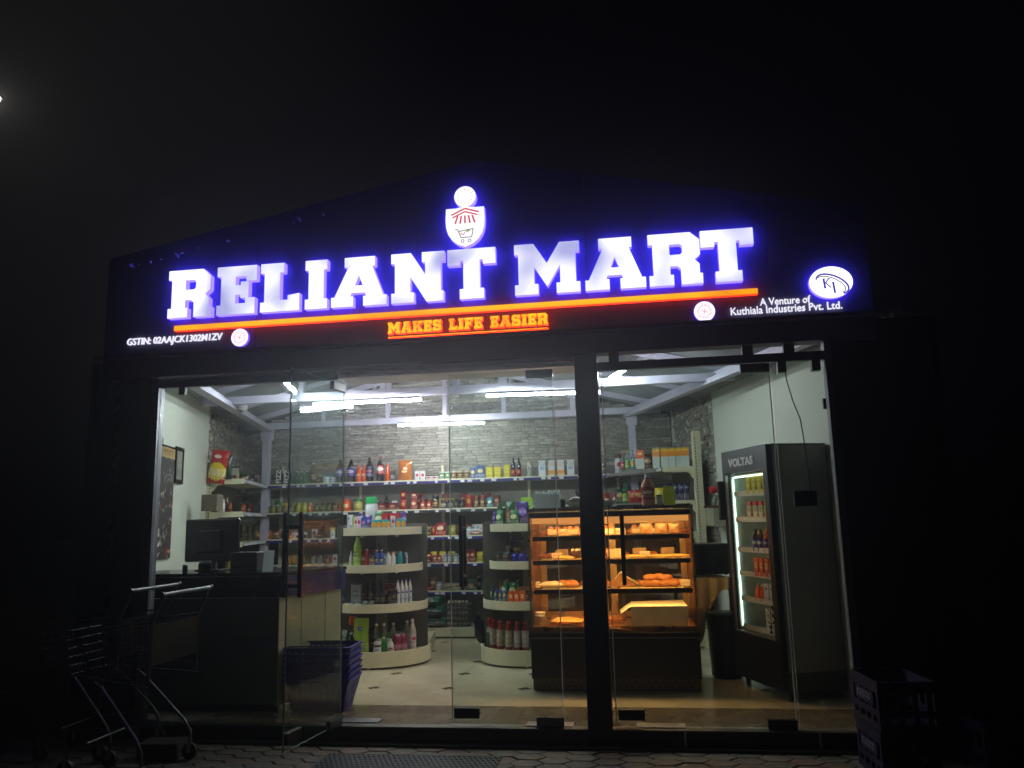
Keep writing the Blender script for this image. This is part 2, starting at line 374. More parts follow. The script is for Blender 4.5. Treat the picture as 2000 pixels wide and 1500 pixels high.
def clad(wall, to_world, length, z0, z1top, limit, seen, name='wall_stone'):
    """rows of strips along a wall; seen(u,z) ranks what shows; the best become single stones"""
    H = .036; items = []
    z = z0
    while z < z1top:
        u = -random.uniform(0, .12)
        while u < length:
            w = random.choice((.09, .13, .17, .2, .24)); u0 = max(u, 0); u1 = min(u+w, length)
            if u1-u0 > .03 and z+H < z1_at(wall, u0, u1): items.append((seen((u0+u1)/2, z), u0, z, u1-u0-.003, H-.003, random.uniform(.012, .034)))
            u += w
        z += H
    items.sort(key=lambda t: -t[0]); joined = MB()
    for k, (sc, u, z, w, h, d) in enumerate(items):
        if k < limit and sc > 0:
            m = MB(); strip(m, w, h, d); o = m.build(name, stonem, wall); o.matrix_local = to_world(u, z)
        else:
            m = MB(); strip(m, w, h, d); M = to_world(u, z); m.v = [tuple(M @ Vector(v)) for v in m.v]; joined.add(m.v, m.f)
    if joined.v: j = joined.build('wall_stones', stonem, wall); j['kind'] = 'stuff'
def z1_at(wall, u0, u1): return wall['top']
# rear wall
xl, xr = SK(-.4, YB), SK(5.3, YB)
pts = [(xl, -.1), (xr, -.1), (xr, roofz(xr, YB)), (2.42-K*YB, roofz(2.42-K*YB, YB)), (xl, roofz(xl, YB))]
rw = MB().xz([pts], YB, YB+.15).build('rear_wall', mortar); struct(rw)
rw['top'] = 9
def z1_at(wall, u0, u1):
    if wall.name.startswith('rear'): return min(roofz(xl+u0, YB), roofz(xl+u1, YB))-.02
    return 2.7
clad(rw, lambda u, z: Matrix.Translation((xl+u, YB-.002, z)), xr-xl, 1.2, 3.4, 298, lambda u, z: (2.0-abs((xl+u)-1.35)/1.5-abs(z-2.15)/.5) if z > 1.83 else 0)
del rw['top']
# side walls: white paint in front, stone behind
def side_wall(a, y1, sgn, rank):
    ang = math.atan2(1, -K)
    L = math.hypot(1, K)
    # plastered body
    t = .16*sgn
    mb = MB(); ys = [-.02, YB+.15]
    base = [(SK(a, ys[0]), ys[0]), (SK(a, ys[1]), ys[1]), (SK(a+t, ys[1]), ys[1]), (SK(a+t, ys[0]), ys[0])]
    n0 = [(x, y, -.1) for x, y in base]; n1 = [(x, y, roofz(x, y)-.01) for x, y in base]
    mb.add(n0+n1, [(0, 1, 2, 3), (7, 6, 5, 4), (0, 4, 5, 1), (1, 5, 6, 2), (2, 6, 7, 3), (3, 7, 4, 0)])
    w = mb.build('side_wall', white_wall); struct(w)
    f = -sgn*.045; pf = MB(); bs = [(SK(a, -.02), -.02), (SK(a+f, -.02), -.02), (SK(a+f, y1), y1), (SK(a, y1), y1)]
    n0 = [(x, y, -.1) for x, y in bs]; n1 = [(x, y, roofz(x, y)-.012) for x, y in bs]
    pf.add(n0+n1, [(3, 2, 1, 0), (4, 5, 6, 7), (0, 1, 5, 4), (1, 2, 6, 5), (2, 3, 7, 6), (3, 0, 4, 7)]); pf.build('plaster_face', white_wall, w)
    length = (YB-y1)*L
    d = Vector((-K, 1, 0)).normalized()
    if sgn < 0:   # left wall, faces +x: local x along -d, local -y -> into room
        def tw(u, z):
            p = Vector((SK(a, YB), YB, 0))-d*u
            M = Matrix((( -d.x, -d.y, 0), (-d.y, d.x, 0), (0, 0, 1))).to_4x4()
            X = -d; Z = Vector((0, 0, 1)); Y = Z.cross(X)   # right-handed
            M = Matrix((X, Y, Z)).transposed().to_4x4(); M.translation = (p.x, p.y, z); return M
    else:
        def tw(u, z):
            p = Vector((SK(a, y1), y1, 0))+d*u
            X = d; Z = Vector((0, 0, 1)); Y = Z.cross(X)
            M = Matrix((X, Y, Z)).transposed().to_4x4(); M.translation = (p.x, p.y, z); return M
    # local -y must point into the room: flip by rotating half a turn if it does not
    test = (tw(0, 0).to_3x3() @ Vector((0, -1, 0))).x
    if (sgn < 0 and test < 0) or (sgn > 0 and test > 0):
        base_tw = tw
        def tw(u, z):
            M = base_tw(u, z); R = M @ Matrix.Rotation(PI, 4, 'Z'); return R
    clad(w, tw, length, .9 if sgn > 0 else 1.2, 2.66, 150, rank)
    return w
wl = side_wall(-.35, 2.62, -1, lambda u, z: 1 if z > 1.9 else 0)
wr = side_wall(5.31, 3.10, 1, lambda u, z: 1 if z > 1.2 and u < 1.1 else 0)
# painted strip where the cladding starts is a slim corner bead
# ------------------------------------------------------------------ building shell
bld = empty('shop_building', (2.4, 0, 0)); tag(bld, 'small single storey shop with gabled dark fascia and steel roof frame', 'building')
def B(mb, name, mats, **k):
    o = mb.build(name, mats, **k); o.parent = bld; o.matrix_parent_inverse = Matrix.Translation((-2.4, 0, 0)); return o
# corrugated roof in two slopes
for s in (-1, 1):
    mb = MB(); n = 200; amp = .018
    mid = 2.42; edge = mid+s*2.86; rows = []
    for i in range(n+1):
        y = -.1+(YB+.4)*i/n; dz = amp*math.cos(i*PI/2)*1.0
        rows.append([(mid-K*y, y, 2.66+.72+dz+.02), (edge-K*y, y, 2.66-.05+dz+.02)])
    vs = [p for r in rows for p in r]; o_ = 2*(n+1)
    vs2 = [(x, y, z+.003) for x, y, z in vs]
    fs = [(2*i, 2*i+1, 2*i+3, 2*i+2) for i in range(n)]
    mb.add(vs+vs2, fs+[tuple(o_+k for k in reversed(f)) for f in fs]); B(mb, 'roof_sheet', sheet_metal)
# steel frame
def beam(mb, a, b, w, h):
    a, b = Vector(a), Vector(b); t = (b-a).normalized(); up = Vector((0, 0, 1)) if abs(t.z) < .9 else Vector((0, 1, 0))
    sd = t.cross(up).normalized()*w/2; u = sd.cross(t).normalized()*h/2
    vs = [a-sd-u, a+sd-u, a+sd+u, a-sd+u, b-sd-u, b+sd-u, b+sd+u, b-sd+u]
    mb.add(vs, [(3, 2, 1, 0), (4, 5, 6, 7), (0, 1, 5, 4), (1, 2, 6, 5), (2, 3, 7, 6), (3, 0, 4, 7)])
    return mb
for a0, k0, sgn in ((-.045, .262, -1), (4.985, .35, 1)):
    pA = Vector((a0-.0*k0, 0.06, 2.56)); pB = Vector((a0-k0*4.2, 4.2, 2.56))
    # two angle sections back to back with a gap, as in the photograph
    m = MB(); beam(m, pA+Vector((0, 0, .05)), pB+Vector((0, 0, .05)), .012, .09); beam(m, pA, pB, .075, .012); B(m, 'eave_beam', steel_paint)
    m = MB(); beam(m, pA+Vector((-.07*sgn, 0, .0)), pB+Vector((-.07*sgn, 0, .0)), .05, .05); B(m, 'eave_rail', steel_paint)
    m = MB(); beam(m, (pB.x, pB.y, -.0), (pB.x, pB.y, 2.6), .085, .085); B(m, 'post', steel_paint)
    m = MB(); beam(m, (pB.x, pB.y-.001, 2.44), (pB.x, pB.y-.001, 2.62), .13, .1); B(m, 'post_cap', steel_paint)
def truss(y, zt, hh, wt):
    xa, xb = SK(-.2, y), SK(5.05, y); mid = 2.42-K*y
    m = MB(); beam(m, (xa, y, zt), (xb, y, zt), .06, wt); B(m, 'tie_beam', steel_paint)
    for s, xe in ((-1, xa), (1, xb)):
        m = MB(); beam(m, (xe, y+.002, zt+.06), (mid, y+.002, 3.3), .05, .06); B(m, 'rafter', steel_paint)
    for fx in (.2, .36, .5, .64, .8):
        x = xa+(xb-xa)*fx; top = zt+.06+(3.3-zt-.06)*(1-abs(fx-.5)*2)
        m = MB(); beam(m, (x, y+.004, zt+wt/2), (x, y+.004, top), .05, .05 if fx != .5 else .09); B(m, 'strut', steel_paint)
        m = MB().box(x-.055, y-.05, top-.13, x+.055, y-.031, top-.02); B(m, 'gusset_plate', steel_paint)
truss(1.98, 2.60, 0, .075); truss(4.08, 2.605, 0, .075)
for y in (.9, 3.1):   # purlins along the ridge direction are carried by light rafters
    xa, xb = SK(-.2, y), SK(5.05, y); mid = 2.42-K*y
    for xe in (xa, xb):
        m = MB(); beam(m, (xe, y, 2.66), (mid, y, 3.33), .04, .05); B(m, 'rafter', steel_paint)
for a in (.55, 1.5, 3.3, 4.3):
    z = roofz(a, 0)-.045
    m = MB(); beam(m, (SK(a, .05), .05, z), (SK(a, YB), YB, z), .04, .05); B(m, 'purlin', steel_paint)
# front: fascia with gabled top, soffit, header, pillar, frames, plinth
FY = -.12
ft = lambda x: 3.40+(x+.40)*(.53/2.9) if x < 2.5 else 3.93-(x-2.5)*(.57/2.62)
xs_ = [-.40, .82, 2.04, 2.5, 3.26, 4.48, 5.12]
for k, (x0, x1) in enumerate(((-.40, .82), (.82, 2.04), (2.04, 3.26), (3.26, 4.48), (4.48, 5.12))):   # sheet joints
    top = [(x1-.0015, ft(x1))]+([(2.5, 3.93)] if x0 < 2.5 < x1 else [])+[(x0+.0015, ft(x0))]
    B(MB().xz([[(x0+.0015, 2.60), (x1-.0015, 2.60)]+top], FY+.0008*(k % 2), FY+.05), 'fascia_panel', navy)
B(MB().xz([[(-.42, 2.46), (5.14, 2.46), (5.14, 2.60), (-.42, 2.60)]], FY+.03, FY+.09), 'lower_fascia', soffit)
B(MB().box(-.44, FY-.05, 2.60, 5.16, FY-.001, 2.622), 'fascia_ledge', pm('ledge_sheet', '#56536e', .4, .3, var=.15))
B(MB().box(-.42, FY+.091, 2.47, 5.14, .10, 2.49), 'soffit_board', soffit)
B(MB().xz([[(-.38, 3.34), (2.5, 3.86), (5.1, 3.31), (5.1, 3.27), (2.5, 3.82), (-.38, 3.30)]], FY+.08, FY+.35), 'verge_board', soffit)
# gable wall behind the fascia closes the front above the glass
gw = [(-.36, 2.49), (5.2, 2.49), (5.2, 2.60), (2.42, 3.32), (-.36, 2.60)]
B(MB().xz([gw], FY+.10, FY+.16), 'gable_wall', soffit)
flash = pm('torn_foil', '#e4e4f0', .4, .2)
for px, py, s in ((258, 519, 1.4), (272, 517, .7), (294, 511, .9), (316, 507, .5), (347, 497, 1.4), (355, 493, .9), (388, 485, .8), (446, 470, 1.2), (564, 437, .6), (574, 434, .9), (583, 430, 1.1), (632, 420, .6), (928, 346, .7), (838, 364, .5)):
    p = P(px, py, y=FY-.07); m = MB(); r = .015*s
    vs = [(p.x+random.uniform(-1, 1)*r, p.y+random.uniform(-1, 1)*r*1.5, p.z+random.uniform(-1, 1)*r) for _ in range(5)]
    m.add(vs, [(0, 1, 2), (0, 2, 3), (1, 2, 4), (0, 3, 4), (2, 3, 4)]); B(m, 'foil_scrap', flash)
# pillar
B(MB().box(3.139, -.02, GZ, 3.298, .14, 2.47), 'pillar', pillar_m, bevel=.003)
# aluminium side frames
frm = pm('frame_paint', '#85858e', .4, .4, var=.08)
B(MB().box(-.045, -.03, GZ, .012, .05, 2.47), 'window_jamb', frm)
B(MB().box(4.806, -.03, GZ, 4.852, .05, 2.47), 'window_jamb', frm)
m = MB(); m.box(-.05, .055, 1.98, .0, .085, 2.02); B(m, 'jamb_bracket', dark_metal)
m = MB(); m.box(4.79, .052, 2.02, 4.83, .08, 2.09); B(m, 'jamb_bracket', dark_metal)
# outside cheek walls beyond the jambs
cheek = pm('dark_render', '#15151a', .85, var=.2, scale=5)
B(MB().box(-.56, -.02, GZ-.02, -.046, .1, 2.6), 'cheek_wall', cheek)
B(MB().box(4.853, -.02, GZ-.02, 5.52, .1, 2.6), 'cheek_wall', cheek)
B(MB().box(.012, -.02, 2.385, 1.40, .035, 2.44), 'header_channel', dark_metal)
B(MB().box(1.402, -.02, 2.425, 3.139, .035, 2.44), 'header_channel', alu)
B(MB().xz([[(1.402, 2.40), (3.139, 2.40), (3.139, 2.47), (1.402, 2.47)]], .036, .34), 'front_beam', pm('white_beam', '#dcdae0', .4))
B(MB().box(.012, -.045, 2.44, 3.139, -.021, 2.452), 'header_trim', alu)
B(MB().box(3.298, -.02, 2.345, 4.806, .035, 2.402), 'transom_bar', dark_metal)
for x in (3.38, 4.28, 4.55): B(MB().box(x, -.015, 2.403, x+.07, .03, 2.47), 'transom_block', dark_metal)
B(MB().box(.012, -.05, -.095, 3.139, .03, -.006), 'door_sill', granite)
B(MB().box(3.298, -.05, -.095, 4.806, .03, -.006), 'door_sill', granite)
B(MB().box(.012, -.054, -.006, 3.139, .03, .002), 'sill_edge', pm('sill_steel', '#6a6a62', .35, .6))
B(MB().box(3.298, -.054, -.006, 4.806, .03, .002), 'sill_edge', pm('sill_steel', '#6a6a62', .35, .6))
B(MB().box(.012, -.12, GZ, 4.9, -.05, GZ+.018), 'plinth_fillet', pm('cement_fillet', '#4a4840', .9, var=.3, scale=20))
for x, y0 in ((1.40, .04), (2.73, .0), (3.45, .0)):
    B(MB().box(x, y0, .0015, x+.31, y0+.11, .008), 'floor_spring_cover', alu)
for x in (2.83, 3.61): B(MB().box(x, -.062, -.09, x+.13, -.0505, .0), 'sill_box', black)
for x in (3.745, 4.56): B(MB().box(x, -.06, -.095, x+.012, -.0505, -.003), 'sill_bracket', alu)

# ------------------------------------------------------------------ glazing
def pane(mb, x0, x1, z0, z1, y=0., t=.010):
    mb.add([(x0, y, z0), (x1, y, z0), (x1, y, z1), (x0, y, z1)], [(0, 1, 2, 3)], 0)
    mb.add([(x0, y+t, z0), (x1, y+t, z0), (x1, y+t, z1), (x0, y+t, z1)], [(3, 2, 1, 0)], 0)
    e = .0
    for a, b_ in (((x0, z0), (x0, z1)), ((x1, z0), (x1, z1)), ((x0, z1), (x1, z1)), ((x0, z0), (x1, z0))):
        mb.add([(a[0], y, a[1]), (b_[0], y, b_[1]), (b_[0], y+t, b_[1]), (a[0], y+t, a[1])], [(0, 1, 2, 3)], 1)
    return mb
fx1 = pane(MB(), .014, 1.455, .004, 2.384).build('shop_window', [pane_m, pane_edge]); tag(fx1, 'large fixed glass panel left of the open door', 'window')
fx2 = pane(MB(), 4.462, 4.804, .004, 2.343).build('shop_window', [pane_m, pane_edge]); tag(fx2, 'narrow fixed glass panel at the right end of the shopfront', 'window')
fx3 = pane(MB(), 2.995, 3.137, .004, 2.384).build('shop_window', [pane_m, pane_edge]); tag(fx3, 'narrow glass strip between closed door and dark pillar', 'window')
def sealmat():
    m = bpy.data.materials.new('clear_seal'); m.use_nodes = True; n = m.node_tree.nodes; l = m.node_tree.links; n.clear(); o = n.new('ShaderNodeOutputMaterial'); t = n.new('ShaderNodeBsdfTranslucent'); d = n.new('ShaderNodeBsdfDiffuse'); x = n.new('ShaderNodeMixShader')
    t.inputs[0].default_value = (.8, .84, .82, 1); d.inputs[0].default_value = (.6, .62, .6, 1); x.inputs[0].default_value = .3; no = n.new('ShaderNodeTexNoise'); no.inputs['Scale'].default_value = 30; l.new(no.outputs[0], x.inputs[0])
    l.new(t.outputs[0], x.inputs[1]); l.new(d.outputs[0], x.inputs[2]); l.new(x.outputs[0], o.inputs[0]); return m
seal_m = sealmat()
patch = pm('patch_fitting', '#5b5d5c', .3, .8)
def door(name, w, z1, handle_at, loc, rz, label, lock=True, dark=False, span=(.90, 1.38)):
    r = empty(name, loc, rz); tag(r, label, 'glass door')
    pane(MB(), 0.003, w-.004, .012, z1, -.005).build('door_pane', [pane_d, pane_edge], r)
    pf = black if dark else patch
    for xs in ((.0, .0065), (w-.009, w-.0025)): MB().box(xs[0], -.004, .02, xs[1], .003, z1-.06).build('door_seal', seal_m, r)
    MB().box(0.0, -.018, z1-.055, .19, .018, z1+.004).build('patch_fitting', pf, r, bevel=.003)
    MB().box(0.0, -.018, .006, .18, .018, .062).build('patch_fitting', pf, r, bevel=.003)
    MB().box(w-.19, -.018, .05, w-.02, .018, .115).build('lock_case', pm('lock_box', '#16160f', .4, .3), r, bevel=.003)
    for s in (-1, 1):
        h = MB(); h.box(handle_at-.014, s*.055-.014, span[0], handle_at+.014, s*.055+.014, span[1]).build('pull_handle', black, r, bevel=.005)
    for z in (span[0]+.07, span[1]-.09):
        m = MB(); m.tube([(handle_at, -.045, z), (handle_at, .045, z)], .016, 10); m.build('handle_stem', dark_metal, r, smooth=True)
    return r
door('glass_door', .735, 2.335, .67, (1.462, -.004, 0), math.radians(-96.5), 'frameless glass door standing open outward beside the counter', span=(.90, 1.42))
d2 = door('glass_door', .752, 2.372, .66, (2.985, 0, 0), PI, 'closed frameless glass door left of the dark pillar')
d3 = door('glass_door', 1.13, 2.335, 1.03, (4.448, 0, 0), PI, 'wide closed glass door right of the dark pillar', dark=True)
for x in (.16,): B(MB().box(x, -.006, 2.33, x+.05, .03, 2.386), 'glass_clip', black)
for x in (4.50, 4.72): B(MB().box(x, -.03, 2.27, x+.055, .03, 2.345), 'glass_clip', black)
# cable and switch box on the right panel
bx = empty('switch_box', (4.605, -.03, 1.43)); tag(bx, 'black switch box hanging on a thin cable against the right glass', 'switch box')
MB().box(-.072, -.02, -.05, .072, .015, .05).build('box_body', black, bx, bevel=.006)
cp = [P(1530, 706, y=.03), P(1537, 745, y=.035), P(1548, 782, y=.04), P(1563, 818, y=.04), P(1570, 860, y=.04), P(1578, 915, y=.03), P(1583, 960, y=.01)]
MB().tube([p-Vector((4.605, -.03, 1.43)) for p in cp], .004, 6).build('cable', pm('grey_cable', '#2a2e28', .6), bx)

# ------------------------------------------------------------------ sign
GL = {
 'I': [[(0,0),(1,0),(1,.2),(.84,.2),(.84,.8),(1,.8),(1,1),(0,1),(0,.8),(.16,.8),(.16,.2),(0,.2)]],
 'L': [[(0,0),(1,0),(1,.35),(.7,.32),(.7,.23),(.5,.23),(.5,.8),(.6,.8),(.6,1),(0,1),(0,.8),(.1,.8),(.1,.2),(0,.2)]],
 'E': [[(0,0),(.96,0),(.96,.33),(.72,.33),(.72,.22),(.47,.22),(.47,.4),(.6,.4),(.6,.33),(.8,.33),(.8,.67),(.6,.67),(.6,.6),(.47,.6),(.47,.78),(.74,.78),(.74,.68),(1,.68),(1,1),(0,1),(0,.8),(.1,.8),(.1,.2),(0,.2)]],
 'F': [[(0,0),(.56,0),(.56,.2),(.47,.2),(.47,.38),(.6,.38),(.6,.31),(.8,.31),(.8,.65),(.6,.65),(.6,.58),(.47,.58),(.47,.78),(.74,.78),(.74,.66),(1,.66),(1,1),(0,1),(0,.8),(.1,.8),(.1,.2),(0,.2)]],
 'T': [[(.25,0),(.75,0),(.75,.2),(.67,.2),(.67,.77),(.74,.77),(.74,.68),(1,.68),(1,1),(0,1),(0,.68),(.26,.68),(.26,.77),(.33,.77),(.33,.2),(.25,.2)]],
 'A': [[(0,0),(.4,0),(.4,.2),(.35,.2),(.37,.27),(.61,.27),(.63,.2),(.58,.2),(.58,0),(1,0),(1,.2),(.94,.2),(.74,.8),(.79,.8),(.79,1),(.24,1),(.24,.8),(.31,.8),(.06,.2),(0,.2)],[(.43,.42),(.57,.42),(.5,.63)]],
 'N': [[(0,0),(.43,0),(.43,.2),(.36,.2),(.36,.52),(.66,0),(.98,0),(.98,.2),(.93,.2),(.93,.8),(1,.8),(1,1),(.58,1),(.58,.8),(.64,.8),(.64,.55),(.37,1),(0,1),(0,.8),(.07,.8),(.07,.2),(0,.2)]],
 'M': [[(0,0),(.36,0),(.36,.2),(.3,.2),(.3,.55),(.5,.14),(.7,.55),(.7,.2),(.64,.2),(.64,0),(1,0),(1,.2),(.94,.2),(.94,.8),(1,.8),(1,1),(.7,1),(.5,.6),(.3,1),(0,1),(0,.8),(.06,.8),(.06,.2),(0,.2)]],
 'R': [[(0,0),(.46,0),(.46,.2),(.4,.2),(.4,.36),(.54,.36),(.6,.3),(.6,0),(1,0),(1,.2),(.95,.2),(.95,.38),(.86,.47),(.97,.56),(.97,.85),(.8,1),(0,1),(0,.8),(.08,.8),(.08,.2),(0,.2)],[(.4,.58),(.6,.58),(.64,.62),(.64,.74),(.6,.78),(.4,.78)]],
 'K': [[(0,0),(.44,0),(.44,.2),(.36,.2),(.36,.38),(.43,.45),(.6,.2),(.55,.2),(.55,0),(1,0),(1,.2),(.93,.2),(.66,.62),(.86,.8),(1,.8),(1,1),(.56,1),(.56,.8),(.62,.8),(.36,.57),(.36,.8),(.44,.8),(.44,1),(0,1),(0,.8),(.08,.8),(.08,.2),(0,.2)]],
 'S': [[(0,0),(.2,0),(.25,.07),(.36,0),(.84,0),(1,.14),(1,.46),(.86,.59),(.34,.66),(.34,.78),(.64,.78),(.68,.66),(.95,.66),(.95,1),(.76,1),(.71,.93),(.6,1),(.16,1),(0,.86),(0,.54),(.14,.42),(.66,.35),(.66,.22),(.34,.22),(.28,.36),(0,.36)]],
}
sign = empty('shop_sign', (2.3, FY, 2.63)); tag(sign, 'lit white block-letter sign reading RELIANT MART across the dark fascia', 'shop sign')
SO = Vector((2.3, FY, 2.63))
def Sg(mb, name, mats, parent=None, **k):
    mb.v = [(x-SO.x, y-SO.y, z-SO.z) for x, y, z in mb.v]; return mb.build(name, mats, parent or sign, **k)
LF = FY-.055
face = em('letter_face', '#fafaff', 1.25, .35, 2.6, '#c4c6ff')
halo = em('letter_side_glow', '#4a3cff', 7.)
ret_m = pm('letter_return', '#4a48a0', .4)
def haloed(polys, **k):
    # opal box letter, face and violet-lit returns
    kk = dict(k); return MB().xz(polys, LF, FY-.002, 0, 2, **kk)
zb, zt = P(330, 618, y=LF).z, P(336, 525, y=LF).z
zb2, zt2 = P(1440, 553, y=LF).z, P(1470, 449, y=LF).z
ZB, ZT = (zb+zb2)/2, (zt+zt2)/2
def xa(px): return P(px, 571-.062*(px-327), y=LF).x
for ch, a, b_ in (('R', 329, 413), ('E', 424, 501), ('L', 509, 585), ('I', 596, 639), ('A', 647, 755), ('N', 764, 868), ('T', 874, 968), ('M', 1005, 1132), ('A', 1142, 1260), ('R', 1267, 1371), ('T', 1370, 1474)):
    x0, x1 = xa(a), xa(b_)
    m = haloed(GL[ch], sx=x1-x0, sz=ZT-ZB, ox=x0, oz=ZB); Sg(m, 'sign_letter', [face, ret_m, halo])
print('LETTER Z', zb, zb2, zt, zt2)
amber = em('amber_tube', '#ffb81a', 1.1, .15, 2.5, '#ff9c10'); red_side = em('red_side_glow', '#ff2a10', 2.8)
x0, x1 = P(338, 637, y=LF).x, P(1481, 571, y=LF).x; zc = (P(338, 637, y=LF).z+P(1481, 571, y=LF).z)/2
Sg(MB().xz([[(x0, zc-.019), (x1, zc-.019), (x1, zc+.019), (x0, zc+.019)]], LF+.012, FY-.001, 0, 1), 'underline_bar', [amber, red_side])
tl = empty('tagline', (0, 0, 0)); tl.parent = sign
z0t = P(756, 651, y=LF).z; z1t = P(756, 628, y=LF).z; zt_ = P(1066, 634, y=LF).z
yel = em('yellow_letter', '#ffcc14', 1.1, .15, 14, '#ffae08'); red2 = em('tag_red_glow', '#ff2408', 4.)
xt0, xt1 = P(756, 640, y=LF).x, P(1069, 622, y=LF).x
words = 'MAKES LIFE EASIER'; wd = {'M': 1.25, 'A': 1.08, 'K': 1.0, 'E': .85, 'S': .85, 'L': .85, 'I': .5, 'F': .85, 'R': .98, ' ': .55}
tot = sum(wd[c] for c in words)+.1*(len(words)-1); u = (xt1-xt0)/tot; cx = xt0
zT0, zT1 = z0t, z0t+.082
for c in words:
    if c != ' ':
        Sg(MB().xz(GL[c], LF+.015, FY-.001, 0, 1, sx=wd[c]*u, sz=zT1-zT0, ox=cx, oz=zT0), 'tagline_letter', [yel, red2], parent=tl)
    cx += (wd[c]+.1)*u
for dz in (.022, .042):
    Sg(MB().xz([[(xt0, zT0-dz-.006), (xt1, zT0-dz-.006), (xt1, zT0-dz), (xt0, zT0-dz)]], LF+.02, FY-.001, 0, 1), 'tagline_rule', [yel, red2], parent=tl)
txm = em('small_white_letter', '#f4f2ff', 1.05)
def stext(s, pl, pr_, cap, **k):
    a, b_ = P(*pl, y=FY-.02), P(*pr_, y=FY-.02)
    o = text(s, cap/.72, txm, sign, 'sign_lettering', width=(b_.x-a.x), off=.0004, ext=.006, **k); o.location = Vector((a.x, FY-.012, a.z))-SO; return o
stext('GSTIN: 02AAJCK1302M1ZV', (247, 674), (433, 664), .052, shear=.12)
stext('A Venture of', (1485, 596), (1584, 591), .050)
stext('Kuthiala Industries Pvt. Ltd.', (1428, 615), (1646, 604), .052)
# emblem above the letters: disc over a shield
ce = P(908, 384, y=LF); rd = .079
circ = lambda cx, cz, rx, rz, n=40, a0=0: [(cx+rx*math.cos(a0+2*PI*i/n), cz+rz*math.sin(a0+2*PI*i/n)) for i in range(n)]
emb = empty('emblem', (0, 0, 0)); emb.parent = sign
eface = em('emblem_face', '#ffffff', 1.1, .1, 3, '#e8e8ff')
Sg(haloed([circ(ce.x, ce.z, rd, rd)]), 'emblem_disc', [eface, ret_m, halo], parent=emb)
s0 = P(908, 482, y=LF); s1 = P(871, 410, y=LF); s2 = P(945, 406, y=LF); hw = (s2.x-s1.x)/2; H_ = s1.z+.004-s0.z; cxs = (s1.x+s2.x)/2
sh = [(-1, 1), (-.5, 1), (-.2, 1.02), (0, 1.06), (.2, 1.02), (.5, 1), (1, 1), (1.03, .7), (1., .5), (.9, .34), (.7, .19), (.4, .07), (0, 0), (-.4, .07), (-.7, .19), (-.9, .34), (-1, .5), (-1.03, .7)]
Sg(haloed([[(cxs+a*hw, s0.z+b_*H_) for a, b_ in sh]]), 'emblem_shield', [eface, ret_m, halo], parent=emb)
pink = em('pink_print', '#f84468', .72); greyp = em('grey_print', '#77709c', .6); yelp = em('yellow_print', '#c8c400', .7)
m = MB(); L2 = LF-.0015
def q2(m, pts, w):   # flat stroke in the sign plane
    for a, b_ in zip(pts[:-1], pts[1:]):
        d = Vector((b_[0]-a[0], b_[1]-a[1])); n_ = Vector((-d.y, d.x)).normalized()*w/2
        m.add([(a[0]-n_.x, L2, a[1]-n_.y), (b_[0]-n_.x, L2, b_[1]-n_.y), (b_[0]+n_.x, L2, b_[1]+n_.y), (a[0]+n_.x, L2, a[1]+n_.y)], [(0, 1, 2, 3)])
X = lambda a: cxs+a*hw
Z = lambda b_: s0.z+b_*H_
q2(m, [(X(-.72), Z(.83)), (X(0), Z(.98)), (X(.74), Z(.87))], .011); q2(m, [(X(-.66), Z(.76)), (X(0), Z(.9)), (X(.66), Z(.80))], .010)
for k in range(-2, 3): q2(m, [(X(k*.19), Z(.8-.0*abs(k))), (X(k*.26), Z(.6))], .012)
Sg(m, 'awning_mark', pink, parent=emb)
m = MB(); q2(m, [(X(-.52), Z(.46)), (X(-.38), Z(.44)), (X(-.22), Z(.24)), (X(.34), Z(.24)), (X(.42), Z(.45)), (X(-.34), Z(.40))], .006)
for cx_ in (-.14, .22): q2(m, [(X(cx_)+.011*math.cos(t*PI/5), Z(.15)+.011*math.sin(t*PI/5)) for t in range(11)], .005)
Sg(m, 'cart_mark', greyp, parent=emb)
m = MB(); q2(m, [(X(.05), Z(.38)), (X(.24), Z(.42))], .012); Sg(m, 'cart_goods_mark', yelp, parent=emb)
m = MB(); q2(m, [(X(-.25), Z(.35)), (X(-.1), Z(.31)), (X(.0), Z(.38))], .006); Sg(m, 'cart_goods_mark', pink, parent=emb)
m = MB(); faint = em('faint_print', '#b8b8b0', .7)
for k in range(12):
    a = k*PI/6; q2(m, [(ce.x+rd*.62*math.cos(a), ce.z+rd*.62*math.sin(a)), (ce.x+rd*.72*math.cos(a), ce.z+rd*.72*math.sin(a))], .006)
Sg(m, 'disc_mark', faint, parent=emb)
# round blessing emblems with a ring of petals and a fylfot, faintly printed
def roundel(px, py, r):
    c = P(px, py, y=FY-.03); e = empty('round_emblem', (0, 0, 0)); e.parent = sign
    Sg(MB().xz([circ(c.x, c.z, r, r)], FY-.03, FY-.001, 0, 1), 'emblem_disc', [em('roundel_face', '#fff2ff', 1.3), em('roundel_side', '#7a50ff', 1.2)], parent=e)
    m = MB(); pk = em('pale_pink_print', '#e89090', .8)
    global L2; L2 = FY-.0315
    for k in range(28):
        a = k*2*PI/28; q2(m, [(c.x+r*.5*math.cos(a), c.z+r*.5*math.sin(a)), (c.x+r*.74*math.cos(a), c.z+r*.74*math.sin(a))], .0035)
    s = r*.2
    q2(m, [(c.x-s, c.z+s), (c.x-s, c.z), (c.x+s, c.z), (c.x+s, c.z-s)], .004); q2(m, [(c.x+s, c.z+s), (c.x, c.z+s), (c.x, c.z-s), (c.x-s, c.z-s)], .004)
    Sg(m, 'petal_ring_mark', pk, parent=e)
roundel(468, 659, .066); roundel(1376, 608, .069)
